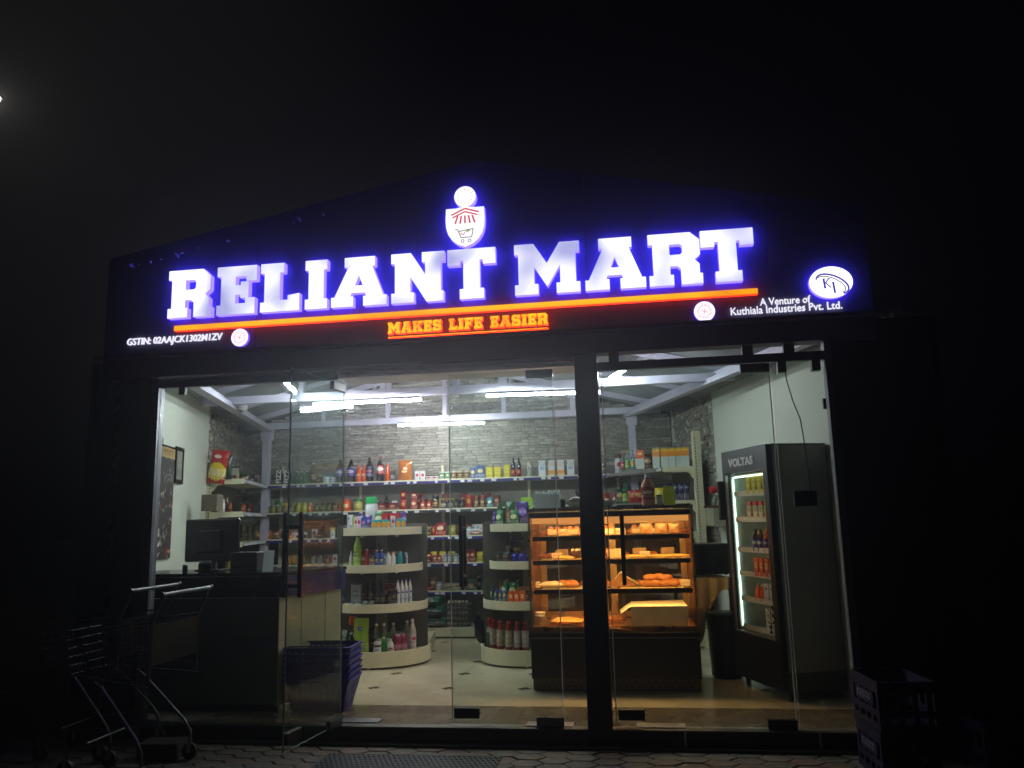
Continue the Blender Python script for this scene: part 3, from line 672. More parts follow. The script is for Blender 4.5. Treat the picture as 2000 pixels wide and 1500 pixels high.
# oval company badge
c = P(1623, 551, y=FY-.04); e = empty('oval_badge', (0, 0, 0)); e.parent = sign
Sg(MB().xz([circ(c.x, c.z, .137, .107, 48)], FY-.04, FY-.002, 0, 2), 'badge_disc', [em('badge_face', '#ffffff', 1.5), ret_m, halo], parent=e)
L2 = FY-.0415; vio = em('violet_print', '#4a36c8', .75); m = MB()
def arc(cx, cz, rx, rz, a0, a1, tilt, n=26):
    o = []
    for i in range(n+1):
        a = a0+(a1-a0)*i/n; x, z = rx*math.cos(a), rz*math.sin(a); o.append((cx+x*math.cos(tilt)-z*math.sin(tilt), cz+x*math.sin(tilt)+z*math.cos(tilt)))
    return o
q2(m, arc(c.x+.008, c.z-.012, .108, .055, math.radians(195), math.radians(-35), math.radians(-27)), .012)
Sg(m, 'badge_swoosh', vio, parent=e)
m = MB(); q2(m, arc(c.x-.0, c.z-.016, .096, .044, math.radians(170), math.radians(-30), math.radians(-27)), .007); Sg(m, 'badge_swoosh', greyp, parent=e)
m = MB()
u = .0100
q2(m, [(c.x-4.5*u, c.z+2.4*u), (c.x-4.0*u, c.z-3.8*u)], .013); q2(m, [(c.x-1.2*u, c.z+2.6*u), (c.x-3.4*u, c.z-.3*u), (c.x-.2*u, c.z-3.8*u)], .008)
q2(m, [(c.x+1.3*u, c.z-.4*u), (c.x+1.9*u, c.z-7.2*u)], .013)
for x_, z_ in ((-4.5, 2.5), (-1.2, 2.6), (-4.0, -3.8), (1.3, -.3), (1.9, -7.2)): q2(m, [(c.x+(x_-.9)*u, c.z+z_*u), (c.x+(x_+.9)*u, c.z+z_*u)], .005)
Sg(m, 'badge_monogram', vio, parent=e)

# ------------------------------------------------------------------ tube lights
tubem = em('led_tube', '#f5faff', 185)
def tubelight(a, b_, label):
    a, b_ = Vector(a), Vector(b_); c = (a+b_)/2; r = empty('tube_light', c); tag(r, label, 'tube light', 'bare tube lights under the roof')
    d = (b_-a); MB().tube([a-c, b_-c], .0105, 10).build('light_tube', tubem, r, smooth=True)
    u = Vector((0, 0, .024)); m = MB(); beam(m, a-c+u, b_-c+u, .05, .02); m.build('batten', pm('batten_grey', '#6a6a6c', .5), r)
tubelight(P(612, 790, z=2.5), P(822, 781, z=2.5), 'tube light hung from the front roof beam left of centre')
p1 = P(578, 795, z=2.5); p2 = P(680, 790, z=2.5)
tubelight(p1+Vector((0, .12, -.005)), p2+Vector((0, .12, -.005)), 'short tube light overlapping behind the left end of another tube')
tubelight(P(950, 773, z=2.5), P(1172, 766, z=2.5), 'tube light passing behind the top of the pillar')
tubelight(P(778, 831, z=2.49), P(946, 826, z=2.49), 'tube light low on the rear beam above the top shelf')
tubelight(P(1192, 740, z=2.62), P(1233, 715, z=2.62), 'tube light pointing towards the street right of the pillar')
tubelight(P(557, 748, z=2.62), P(577, 768, z=2.62), 'tube light pointing towards the street at the open door top')
# security camera on the left eave beam
cc = P(474, 797, y=2.2); r = empty('security_camera', cc, -.5); tag(r, 'small white dome security camera on the left roof rail', 'security camera')
MB().lathe([(.035, .045), (.048, .03), (.05, -.005), (.034, -.03)], 14).build('camera_body', pm('camera_white', '#d6d6d6', .35), r, smooth=True)
MB().lathe([(.012, -.045), (.026, -.03), (.028, -.012)], 12, (0, -.012)).build('camera_lens', black, r, smooth=True)

# ------------------------------------------------------------------ wall shelving
SH = [1.86, 1.505, 1.18, .86, .53]      # shelf tops
YF = 4.13                               # rear shelf front edge
def tags_strip(parent, fn, n, L):
    m = MB()
    for i in range(n):
        u = (i+random.uniform(.2, .8))*L/n; w = random.uniform(.03, .055); fn(m, u, w)
    return m.build('price_tags', tagm, parent)
rear = empty('wall_shelving', (1.1, YF+.2, 0)); tag(rear, 'long steel shelving along the rear stone wall', 'shelving')
def RB(mb, name, mat, parent=None, **k):
    mb.v = [(x-1.1, y-YF-.2, z) for x, y, z in mb.v]; return mb.build(name, mat, parent or rear, **k)
RX0, RX1 = -1.08, 3.34
RB(MB().box(RX0, YF+.34, .1, RX1, YF+.37, 1.98), 'back_panel', grey_panel)
RB(MB().box(RX0, YF-.12, 0.02, RX1, YF+.33, .12), 'base_shelf', cream)
for i, z in enumerate(SH):
    s = RB(MB().box(RX0, YF, z-.03, RX1, YF+.335, z), 'shelf', cream)
    RB(MB().box(RX0, YF-.017, z-.010, RX1, YF-.001, z+.006), 'shelf_edge', cream_edge, s)
    RB(MB().box(RX0, YF-.016, z-.042, RX1, YF-.0045, z-.0105), 'price_rail', rail_blue if i != 1 else pm('price_rail_dark', '#2a2a30', .4), s)
    m = MB()
    for k in range(26):
        x = RX0+.1+(RX1-RX0-.2)*(k+random.uniform(.1, .9))/26; m.box(x, YF-.019, z-.038, x+random.uniform(.03, .06), YF-.0165, z-.012)
    t_ = RB(m, 'price_tags', tagm, s); t_['kind'] = 'stuff'
for x in (-1.06, .02, 1.1, 2.2, 3.3): RB(MB().box(x, YF+.3, 0, x+.03, YF+.339, 2.06 if x > -1 else 2.08), 'slotted_upright', cream)
m = MB()
RB(MB().box(-.99, YF+.1, 1.865, -.93, YF+.13, 2.08), 'slotted_upright', cream)
def side_unit(a, y0, y1, sgn, label):
    """shelving along a skewed side wall; sgn=-1 left wall"""
    L = (y1-y0)*math.hypot(1, K); r = empty('wall_shelving', (SK(a, y0), y0, 0), TH); tag(r, label, 'shelving', 'shelving along the side walls')
    D = .42; x0, x1 = (0.03, D) if sgn < 0 else (-D, -.03)
    MB().box(min(0, x1*.08), .0, .1, max(0, .03), L, 1.95).build('back_panel', grey_panel, r) if sgn < 0 else MB().box(-.03, 0, .1, 0, L, 1.95).build('back_panel', grey_panel, r)
    up = MB(); xs = (-.0, .075) if sgn < 0 else (-.085, .0)
    up.box(xs[0], -.05, 0, xs[1], -.003, 2.03 if sgn < 0 else 2.24); u = up.build('slotted_upright', cream, r)
    m = MB(); sx = .058 if sgn < 0 else -.070
    for k in range(60):
        z = .2+k*.033
        if z > (1.98 if sgn < 0 else 2.2): break
        m.box(sx, -.052, z, sx+.012, -.0505, z+.016)
    q = m.build('upright_slots', black, u); q['kind'] = 'stuff'
    for z in SH:
        zz = z
        s = MB().box(x0, -.002, zz-.03, x1, L, zz).build('shelf', cream, r)
        e = x1 if sgn < 0 else x0
        MB().box(e-.006, 0, zz-.04, e+.006, L, zz+.004).build('shelf_edge', alu, s)
        ex = e+.009*(1 if sgn < 0 else -1)
        m = MB()
        for k in range(int(L/.09)):
            yy = .02+k*.09+random.uniform(0, .03); m.box(ex-.0015, yy, zz-.036, ex+.0015, yy+.055, zz-.006)
        t_ = m.build('price_tags', tagm, s); t_['kind'] = 'stuff'
        # shaped cantilever bracket plate at the near end
        if sgn < 0: poly = [(.07, zz-.13), (.10, zz-.12), (.13, zz-.07), (.17, zz-.055), (.42, zz-.05), (.42, zz+.005), (.07, zz+.005)]
        else: poly = [(-.07, zz-.13), (-.07, zz+.005), (-.42, zz+.005), (-.42, zz-.05), (-.17, zz-.055), (-.13, zz-.07), (-.10, zz-.12)]
        MB().xz([poly], -.035, -.004).build('shelf_bracket', cream, s)
    sb = MB().box(x0, -.01, .02, x1, L, .12).build('base_shelf', cream, r)
    return r
sl = side_unit(-.34, 2.66, 4.10, -1, 'cream steel shelving along the left wall behind the monitor')
sr = side_unit(5.17, 3.28, 4.10, 1, 'cream steel shelving along the right wall behind the pastry case')
# corner pieces bridge the right unit and the rear shelving
for z in SH:
    q = MB().prism([(3.74, 3.30), (3.95, 3.9), (3.75, 4.12), (3.22, 4.12)], z-.029, z-.001); iv = sr.matrix_basis.inverted()
    bpy.context.view_layer.update(); iv = sr.matrix_world.inverted()
    q.v = [tuple(iv @ Vector(v)) for v in q.v]; q.build('corner_shelf', cream, sr)
    q = MB(); beam(q, (3.736, 3.295, z-.016), (3.216, 4.12, z-.016), .008, .04); q.v = [tuple(iv @ Vector(v)) for v in q.v]; q.build('corner_shelf_edge', alu, sr)
# raise the nearest end shelves' contents by their unit's own frame
def sidept(a, y, off): # point off metres into the room from a side wall
    return SK(a, y)+off

# ------------------------------------------------------------------ rounded end-cap racks
def arcpts(R, a0, a1, n=18): return [(R*math.cos(a0+(a1-a0)*i/n), R*math.sin(a0+(a1-a0)*i/n)) for i in range(n+1)]
def round_rack(cx, cy, radii, zs, lips, label, runlen=1.15):
    r = empty('end_rack', (cx, cy, 0), TH*.6); tag(r, label, 'display rack', 'round-fronted display racks')
    for i, (R, z, lp) in enumerate(zip(radii, zs, lips)):
        D = [(-R, .05)]+arcpts(R, PI, 2*PI)+[(R, .05)]
        s = MB().prism(D, z-.02, z).build('shelf', cream, r)
        o = [(-R, .05)]+arcpts(R, PI, 2*PI, 26)+[(R, .05)]; m = MB(); n = len(o)
        for (a, b_) in zip(o[:-1], o[1:]):
            def sc(p, k): return (p[0]*k, p[1]*k if p[1] < 0 else p[1])
            k1 = 1+.012/R; z0, z1 = z-lp*.72, z+lp*.28
            A, Bp, C, Dp = sc(a, 1), sc(b_, 1), sc(b_, k1), sc(a, k1)
            m.add([(A[0], A[1], z0), (Bp[0], Bp[1], z0), (C[0], C[1], z0), (Dp[0], Dp[1], z0), (A[0], A[1], z1), (Bp[0], Bp[1], z1), (C[0], C[1], z1), (Dp[0], Dp[1], z1)],
                  [(3, 2, 1, 0), (4, 5, 6, 7), (2, 3, 7, 6), (0, 1, 5, 4)])
        m.build('shelf_lip', cream_edge, s, smooth=True)
        if i < 3:
            for x in (-.17, .17): MB().box(x-.004, -R*.55, z-.075, x+.004, .02, z-.021).build('shelf_bracket', cream, s)
    MB().box(-.055, -.02, .05, .055, .03, 1.36).build('slotted_upright', grey_panel, r)
    MB().box(-radii[-1]*.95, .052, .02, radii[-1]*.95, .07, 1.34).build('back_panel', pm('dark_back_panel', '#4a483e', .6), r)
    for x, y in ((-.05, -radii[-1]+.015), (-.3, -.25), (.3, -.25)): MB().box(x-.012, y-.01, 0, x+.012, y+.014, .06).build('foot', cream, r)
    # the double-sided run behind the cap
    W = radii[-1]*.93
    MB().box(-W, .075, .02, W, runlen, .13).build('base_shelf', cream, r)
    MB().box(-.02, .075, .13, .02, runlen, 1.3).build('centre_panel', grey_panel, r)
    for z in zs[:-1]:
        s = MB().box(-W*.82, .075, z-.025, W*.82, runlen, z).build('shelf', cream, r)
        for sx in (-1, 1): MB().box(sx*(W*.82+.004)-.004, .08, z-.04, sx*(W*.82+.004)+.004, runlen, z+.004).build('price_rail', rail_blue, s)
    return r
LCX, LCY = .95, 2.47; RCX, RCY = 2.43, 2.56
LZ = [1.285, .93, .565, .12]
rackL = round_rack(LCX, LCY, (.39, .40, .45, .48), LZ, (.075, .075, .08, .14), 'round-fronted cream rack left of the aisle beside the blue baskets')
rackR = round_rack(RCX, RCY, (.36, .37, .44, .47), [1.29, .935, .57, .12], (.075, .075, .08, .14), 'round-fronted cream rack partly behind the pastry case')

# ------------------------------------------------------------------ goods
def g_bottle(h, r, body, cap, label=None, neck=.35, lz=(.2, .55), sh=.68, gl=.15):
    rn = r*neck; m = MB().lathe([(r*.85, 0), (r, .01*h+.003), (r*.97, h*.08), (r, h*.3), (r, h*(sh-.08)), (r*.88, h*sh), (rn*1.25, h*(sh+.17)), (rn, h*.9), (rn, h*.945)], 14)
    o = m.build('bottle', body, smooth=True)
    MB().lathe([(rn*1.2, h*.93), (rn*1.2, h*.995), (rn*1.05, h)], 10).build('cap', cap, o, smooth=True)
    if label:
        m = MB().lathe([(r*1.015, h*lz[0]), (r*1.015, h*lz[1])], 14); m.f = m.f[:-2]; m.m = m.m[:-2]; m.build('label', label, o, smooth=True)
    return o
def g_jar(h, r, body, lid, label=None):
    o = MB().lathe([(r*.92, 0), (r, .006), (r, h*.72), (r*.86, h*.8)], 14).build('jar', body, smooth=True)
    MB().lathe([(r*.93, h*.8), (r*.95, h*.97), (r*.9, h)], 14).build('lid', lid, o, smooth=True)
    if label:
        m = MB().lathe([(r*1.015, h*.14), (r*1.015, h*.62)], 14); m.f = m.f[:-2]; m.m = m.m[:-2]; m.build('label', label, o, smooth=True)
    return o
def g_can(h, r, body, lid=None, label=None):
    o = MB().lathe([(r*.93, 0), (r, .006), (r, h-.008), (r*.94, h)], 16).build('tin', body, smooth=True)
    if lid: MB().lathe([(r*1.03, h*.9), (r*1.03, h+.004), (r, h+.006)], 16).build('lid', lid, o, smooth=True)
    if label: m = MB().lathe([(r*1.015, h*.18), (r*1.015, h*.8)], 16); m.f = m.f[:-2]; m.m = m.m[:-2]; m.build('label', label, o, smooth=True)
    return o
def g_box(w, d, h, mat, name='carton', flap=None):
    o = MB().box(-w/2, -d/2, 0, w/2, d/2, h).build(name, mat, bevel=.0015)
    if flap: MB().box(-w/2-.001, -d/2-.001, h*(1-flap[1]), w/2+.001, d/2+.001, h+.001).build('printed_band', flap[0], o)
    return o
def g_pouch(w, h, t, mat, name='packet', seed=1, gus=False, patch=None):
    rg = random.Random(seed); nx, nz = 8, 9; vs = []; 
    for sgn in (-1, 1):
        for j in range(nz+1):
            v = j/nz; prof = math.sin(PI*min(1, v*1.0))**.5 if not gus else (1-v**2.2)**.7
            for i in range(nx+1):
                u = i/nx*2-1; th = t/2*prof*max(0, 1-u*u)**.6
                vs.append((u*w/2*(1-.05*math.sin(PI*v))+rg.uniform(-.001, .001), sgn*th+(rg.uniform(-.0025, .0025) if 0 < j < nz and abs(u) < .95 else 0), v*h))
    N = (nx+1)*(nz+1); fs = []
    for j in range(nz):
        for i in range(nx):
            a = j*(nx+1)+i; fs.append((a, a+1, a+nx+2, a+nx+1)); fs.append((N+a, N+a+nx+1, N+a+nx+2, N+a+1))
    o = MB().add(vs, fs).build(name, mat, smooth=True)
    if patch:
        c, cw, ch, cz = patch
        m = MB().xz([circ(0, cz*h, cw/2, ch/2, 14)], -t/2-.004, -t/2*.5, 0, 0); m.build('printed_badge', c, o)
    return o
def g_flat(w, d, h, mat, seed=1, name='packet'):
    o = g_pouch(w, d, h*1.0, mat, name, seed); me = o.data
    for v in me.vertices: x, y, z = v.co; v.co = (x, z-d/2, -y+h/2)
    return o
def pl(c, r=.3): return pm('pack_plastic', c, r, var=.1, scale=12)
def clearish(name, c, a):
    if (name, c) in _mc: return _mc[(name, c)]
    m, n, l, b = newmat(name); b.inputs['Base Color'].default_value = lin(c); b.inputs['Roughness'].default_value = .08
    b.inputs['Specular IOR Level'].default_value = .8
    t = n.new('ShaderNodeTexCoord'); no = n.new('ShaderNodeTexNoise'); no.inputs['Scale'].default_value = 20; l.new(t.outputs['Object'], no.inputs['Vector'])
    mp = n.new('ShaderNodeMapRange'); mp.inputs[3].default_value = a-.08; mp.inputs[4].default_value = a+.08; l.new(no.outputs[0], mp.inputs[0]); l.new(mp.outputs[0], b.inputs['Alpha'])
    _mc[(name, c)] = m; return m
cola = clearish('cola_bottle', '#12060a', .93); orangeade = clearish('orange_drink', '#e85a10', .85); clearb = clearish('clear_plastic', '#b8c4c0', .35)
greenb = clearish('green_bottle', '#2c6a44', .75); juice = clearish('red_juice', '#8a1a10', .92)
wht = pl('#dcdcd8'); redp = pl('#b01c18'); bluep = pl('#1c2c8a'); yelpk = pl('#d8c010'); orgp = pl('#e06a10'); grnp = pl('#1d7a34'); blk = pl('#0e0e10')
PK = dict(
  blue_label=pr('#1c3a9a', '#d8dcec', '#c02030', rx=.5, rz=.2), red_label=pr('#a81420', '#e8e4e0', '#f0e8e0', rx=.5, rz=.25), navy=pr('#141a50', '#b02028', '#d8d8e0'),
  white_or=pr('#d8dcdc', '#b8d0e4', '#3a4a70', band=None, cz=.5, lo=.6, hi=.9), yellow=pr('#c8b80c', '#d8cc50', '#50601c'), olive=pr('#6e6a30', '#a09840', '#38341a'),
  red=pr('#9a1818', '#d8c8a0', '#f0e0c0'), dred=pr('#6a1416', '#b07850', '#d8c8b0'), redgold=pr('#a01c18', '#c8a040', '#2a1010'), orange=pr('#d85a14', '#f0d8a0', '#802010'),
  noodle=pr('#a8a448', '#d8d080', '#50501c'), green=pr('#1c6a3a', '#c8d8a0', '#e8e8d0'), dgreen=pr('#143c24', '#b89040', '#d8c8a0'), purple=pr('#3a2470', '#8a6ac0', '#d8d0e8'),
  white=pr('#d0d2d0', '#a0b0c8', '#34508a'), whiteblue=pr('#ccd0d4', '#2c4a9a', '#2c4a9a', cz=.75, rz=.08), whitered=pr('#d4d0d0', '#c02838', '#304070'), brown=pr('#5a3820', '#b08850', '#e0d0b0'),
  silver=pr('#8a9090', '#2a5a44', '#d8d8d8', .2, .5), blueg=pr('#24407a', '#c8b030', '#e0e0e0'), teal=pr('#1c7a8a', '#d0d8d0', '#e8f0f0'), lime=pr('#8ab83a', '#305a20', '#f0f0e0'),
  chips=pr('#c8281c', '#d8c020', '#f0f0e8', .25, cz=.74, rz=.13, rx=.36), multi=pr('#30a0a8', '#e0b020', '#c83a20', cz=.5, rx=.45, rz=.3), blackwhite=pr('#101012', '#202024', '#e8e8e8', cz=.5, lo=.2, hi=.6),
  pinkw=pr('#d8c8cc', '#c02860', '#503040'), dark=pr('#1c1c20', '#6a5030', '#a09880'), greenred=pr('#14502c', '#a82820', '#d8d0b0', cz=.45, rx=.25, rz=.25))
proto = {}
ORD = ['first', 'second', 'third', 'fourth', 'fifth', 'sixth', 'seventh', 'eighth', 'ninth', 'tenth', 'eleventh', 'twelfth']
NUM = ['zero', 'one', 'two', 'three', 'four', 'five', 'six', 'seven', 'eight', 'nine', 'ten', 'eleven', 'twelve']
def make(key, fn):
    if key in proto: return dup(proto[key])
    o = fn(); proto[key] = o; return o
def cont(name): return 'packet'
ALL = []
def row(items, where, place, grp=None):
    """items: (desc, category, key, builder, positions); labels are told apart by order and neighbour"""
    prev = None
    for it in items:
        desc, cat, key, fn, pos = it[:5]
        n = len(pos)
        for i, p in enumerate(pos):
            o = make(key, fn); place(o, p)
            nm = cat.replace(' ', '_')
            o.name = nm
            if n > 1: lab = f"{ORD[i]} {desc} from left {where}"
            elif prev: lab = f"{desc} {where}, right of the {prev}"
            else: lab = f"{desc} {where}, at its left end"
            if len(lab.split()) > 16: lab = f"{desc} {where}" if n == 1 else lab.replace(' from left', '', 1)
            tag(o, lab, cat, (grp or f'goods {where}')); ALL.append(o)
        prev = cat if n == 1 else cat+'s'
        prev = it[5] if len(it) > 5 else prev
def at_shelf(z, y, py=None, jit=.02):
    def f(o, px):
        rz = 0
        if isinstance(px, tuple): px, dy, dz = px[0], px[1], px[2]
        else: dy = dz = 0
        pyy = py
        # a column px on depth y at height z: solve along the facade direction
        x = 0.
        lo, hi = -3., 6.
        for _ in range(40):
            mid = (lo+hi)/2; d = Vector((mid, y+dy, z))-CAM; q = 1000+F*d.dot(_r)/d.dot(_f)
            if q < px: lo = mid
            else: hi = mid
        o.location = (mid, y+dy+random.uniform(-.008, .008), z+dz+.001); o.rotation_euler[2] = random.uniform(-jit, jit)*6
    return f
BT = 'on the rear top shelf'
Yr = YF+.08
bt = lambda h, r, b_, c, l=None, **k: (lambda: g_bottle(h, r, b_, c, l, **k))
def fizz():
    o = g_bottle(.25, .036, cola, blk, None, neck=.4, sh=.55); t = text('FIZZ', .085, pl('#e8e8e8'), o, 'lettering', off=.002, ext=.001); t.rotation_euler = (PI/2, -PI/2, 0); t.location = (.018, -.038, .02); return o
row([
 ('black bottle with white vertical lettering', 'bottle', 'fizz', fizz, [547, 564]),
 ('small clear green bottle', 'bottle', 'grn', bt(.17, .028, greenb, wht), [579, 589, 599]),
 ('tan liquor style bottle with cap', 'bottle', 'tan', bt(.27, .04, clearish('tan_drink', '#6a5030', .7), wht, PK['brown'], neck=.42), [612]),
 ('large cola bottle with blue label', 'bottle', 'blu', bt(.30, .048, cola, blk, PK['blue_label'], lz=(.28, .6)), [664, 686], 'blue bottles'),
 ('small bright orange drink bottle', 'bottle', 'org', bt(.22, .036, orangeade, orgp, PK['orange'], lz=(.25, .55)), [701, 711]),
 ('tall cola bottle with navy and red label', 'bottle', 'nvy', bt(.31, .048, cola, blk, PK['navy'], lz=(.2, .62)), [722]),
 ('tall cola bottle with red label and cap', 'bottle', 'red', bt(.315, .048, cola, redp, PK['red_label'], lz=(.3, .66)), [743]),
 ('slim orange drink bottle', 'bottle', 'org2', bt(.23, .03, orangeade, orgp), [757]),
 ('flat white and black pack standing', 'carton', 'wbk', lambda: g_box(.05, .03, .13, PK['blackwhite']), [767]),
 ('shiny amber refill pouch with spout', 'pouch', 'amb', lambda: g_pouch(.17, .26, .09, clearish('amber_film', '#c07018', .85), 'pouch', 3, patch=(pl('#e8c890'), .07, .03, .45)), [791]),
 ('short stack of small white and brown tins', 'tin stack', 'stk', lambda: g_can(.055, .04, PK['whitered'], blk), [839, 851]),
 ('green and white tin', 'tin', 'gtin', lambda: g_can(.10, .042, pl('#b8bcb4'), None, PK['green']), [864, 876]),
 ('beige tin with brown label', 'tin', 'btin', lambda: g_can(.10, .036, pl('#a8906c'), pl('#c0b8a0'), PK['brown']), [888, 900, 912]),
 ('navy blue stand-up pouch', 'pouch', 'npo', lambda: g_pouch(.07, .14, .04, PK['blueg'], 'pouch', 5, True), [924]),
 ('blue food carton', 'carton', 'bbx', lambda: g_box(.1, .05, .16, PK['blueg']), [939]),
 ('bright yellow carton', 'carton', 'ybx', lambda: g_box(.082, .06, .135, PK['yellow']), [957, 973]),
 ('tall yellow carton', 'carton', 'ybx2', lambda: g_box(.068, .05, .155, PK['yellow']), [991]),
 ('dark sauce bottle with red print', 'bottle', 'drk', bt(.24, .03, cola, blk, PK['redgold'], lz=(.1, .4)), [1003, 1014]),
 ('small clear bottle with white cap', 'bottle', 'clr', bt(.15, .028, clearb, wht), [1036]),
 ('white carton with blue and yellow print', 'carton', 'wc1', lambda: g_box(.085, .06, .19, PK['white_or']), [1060]),
 ('white carton with orange lower half', 'carton', 'wc2', lambda: g_box(.08, .06, .19, pr('#d0d8dc', '#f0b020', '#e06010', cz=.25, rx=.7, rz=.16, lo=.6, hi=.9)), [1078, 1096]),
 ('white carton with pale blue print', 'carton', 'wc3', lambda: g_box(.085, .06, .19, PK['white_or']), [1115]),
], BT, at_shelf(SH[0], Yr))
# second shelf
BS = 'on the rear second shelf'
row([
 ('stubby olive glass jar', 'jar', 'ojar', lambda: g_jar(.095, .038, PK['olive'], pl('#6c6a50')), [522, 534, 546, 558, 570], 'olive jars'),
 ('yellow lidded jar', 'jar', 'yjar', lambda: g_jar(.12, .036, PK['yellow'], pl('#b0a030'), None), [583, 595]),
 ('orange spice jar', 'jar', 'orjar', lambda: g_jar(.12, .028, PK['orange'], pl('#c0b090')), [606]),
 ('dull green spice jar', 'jar', 'gjar', lambda: g_jar(.11, .032, PK['olive'], pl('#40502c')), [619, 631, 643]),
 ('deep red tea tin', 'tin', 'rtin', lambda: g_can(.11, .04, PK['dred'], pl('#403030')), [656], 'red tin'),
 ('orange snack tub', 'tub', 'otub', lambda: g_jar(.15, .055, PK['orange'], pl('#c83a20')), [677]),
 ('green topped yellow snack tub', 'tub', 'gtub', lambda: g_jar(.15, .055, PK['noodle'], pl('#1c7a40')), [699]),
 ('low dark red box', 'carton', 'drb', lambda: g_box(.11, .08, .09, PK['dred']), [748, 769], 'red boxes'),
 ('lower red and gold crescent packet', 'packet', 'rgp', lambda: g_pouch(.085, .12, .05, PK['redgold'], 'packet', 7), [788], 'crescent packet'),
 ('red ketchup packet', 'packet', 'rkp', lambda: g_pouch(.085, .13, .045, PK['red'], 'packet', 8), [808]),
 ('small red jar with brown top', 'jar', 'rjar', lambda: g_jar(.12, .034, PK['red'], pl('#5a3020')), [826, 838], 'small red jars'),
 ('tall dark coffee jar', 'jar', 'cofj', lambda: g_jar(.17, .042, cola, pl('#302820'), PK['brown']), [851], 'coffee jar'),
 ('grey and white sachet', 'packet', 'gws', lambda: g_pouch(.07, .11, .03, PK['blackwhite'], 'packet', 9), [866, 880], 'grey sachets'),
 ('black spice jar', 'jar', 'bsj', lambda: g_jar(.11, .03, PK['dark'], blk), [892, 903], 'black jars'),
 ('red lidded yellow labelled tin', 'tin', 'rly', lambda: g_can(.15, .045, PK['redgold'], redp), [917], 'red lidded tin'),
 ('amber glass jar of preserves', 'jar', 'amj', lambda: g_jar(.15, .034, PK['brown'], pl('#8a3020')), [931, 943], 'amber jars'),
 ('pale blue sachet', 'packet', 'pbs', lambda: g_pouch(.07, .12, .03, PK['teal'], 'packet', 10), [957]),
], BS, at_shelf(SH[1], Yr))
row([
 ('upper red and gold crescent packet', 'packet', 'rgp2', lambda: g_pouch(.085, .11, .05, PK['redgold'], 'packet', 17), [(788, 0, .122)], 'top crescent packet'),
 ('red packet lying on top', 'packet', 'rkp2', lambda: g_pouch(.08, .08, .045, PK['red'], 'packet', 18), [(809, 0, .132)]),
], 'stacked on the rear second shelf', at_shelf(SH[1], Yr))
# shelf back rows so no bare gaps show
row([('tall dim red carton', 'carton', 'tdr', lambda: g_box(.1, .06, .19, PK['dred']), [822, 872, 905, 950])], 'at the back of the rear second shelf', at_shelf(SH[1], YF+.22))
BR3 = 'on the rear third shelf'
row([
 ('brown glass sauce bottle', 'bottle', 'sb1', bt(.2, .03, clearish('amber_glass', '#3a2410', .9), blk, PK['olive']), [470, 486]),
 ('olive oil bottle', 'bottle', 'sb2', bt(.23, .032, clearish('oil', '#6a6018', .8), grnp, PK['olive']), [500]),
 ('violet capped bottle', 'bottle', 'sb3', bt(.24, .028, clearb, pl('#4838a0'), PK['white']), [514]),
 ('orange and red sauce packet', 'packet', 'osp', lambda: g_pouch(.08, .11, .04, PK['orange'], 'packet', 12), [505, 522], 'sauce packets'),
 ('magenta packet', 'packet', 'mgp', lambda: g_pouch(.1, .12, .05, PK['dred'], 'packet', 13), [540, 560]),
 ('tan biscuit packet', 'packet', 'tbp', lambda: g_flat(.14, .1, .06, PK['brown'], 14), [590, 625]),
 ('white capped medicine bottle', 'bottle', 'wmb', bt(.12, .03, wht, wht, PK['whiteblue']), [650]),
 ('yellow green noodle packet', 'packet', 'ndp', lambda: g_flat(.17, .13, .06, PK['noodle'], 15), [(805, 0, 0), (829, .0, 0)], 'noodle packets'),
 ('narrow yellow and red packet', 'packet', 'nyr', lambda: g_pouch(.06, .12, .03, PK['redgold'], 'packet', 16), [847]),
 ('tall maroon snack pouch with white print', 'pouch', 'msp', lambda: g_pouch(.13, .16, .05, PK['red'], 'pouch', 19), [861], 'maroon pouch'),
 ('khaki pouch', 'pouch', 'khp', lambda: g_pouch(.09, .13, .05, PK['noodle'], 'pouch', 20), [883]),
 ('white chip packet with black script', 'packet', 'wcp', lambda: g_pouch(.16, .13, .06, pr('#c8c8c0', '#e0e0d8', '#141414', cz=.6), 'packet', 21), [934], 'script packet'),
 ('yellow corner packet', 'packet', 'ycp', lambda: g_pouch(.1, .10, .05, PK['yellow'], 'packet', 22), [966]),
], BR3, at_shelf(SH[2], Yr))
row([
 ('upper yellow green noodle packet', 'packet', 'ndp', lambda: 0, [(806, 0, .062), (829, .0, .062)], 'noodle packets'),
], 'stacked on the rear third shelf', at_shelf(SH[2], Yr))
row([('low red flat packet', 'packet', 'lrf', lambda: g_flat(.15, .12, .045, PK['red'], 23), [930, 955])], 'in front on the rear third shelf', at_shelf(SH[2], YF+.05))
BR4 = 'on the rear fourth shelf'
row([
 ('yellow green sachet', 'packet', 'ygs', lambda: g_pouch(.09, .12, .04, PK['olive'], 'packet', 24), [560, 575, 590], 'olive sachets'),
 ('small glass jar', 'jar', 'sgj', lambda: g_jar(.11, .03, clearb, pl('#8a8a80')), [612, 624]),
 ('dull red jar', 'jar', 'drj', lambda: g_jar(.12, .035, PK['dred'], pl('#604040')), [640]),
 ('flat red chilli packet', 'packet', 'frc', lambda: g_flat(.16, .12, .055, PK['red'], 25), [(807, 0, 0), (832, 0, 0)], 'red packets'),
 ('small upright red sachet', 'packet', 'srs', lambda: g_pouch(.05, .09, .03, PK['red'], 'packet', 26), [849, 858]),
 ('small glass jar with grey lid', 'jar', 'sgg', lambda: g_jar(.11, .028, pl('#8a8c84'), pl('#a8a8a0'), PK['white']), [868, 879, 890], 'grey lidded jars'),
 ('gold foil packet', 'packet', 'gfp', lambda: g_pouch(.09, .12, .05, PK['yellow'], 'packet', 27), [938]),
], BR4, at_shelf(SH[3], Yr))
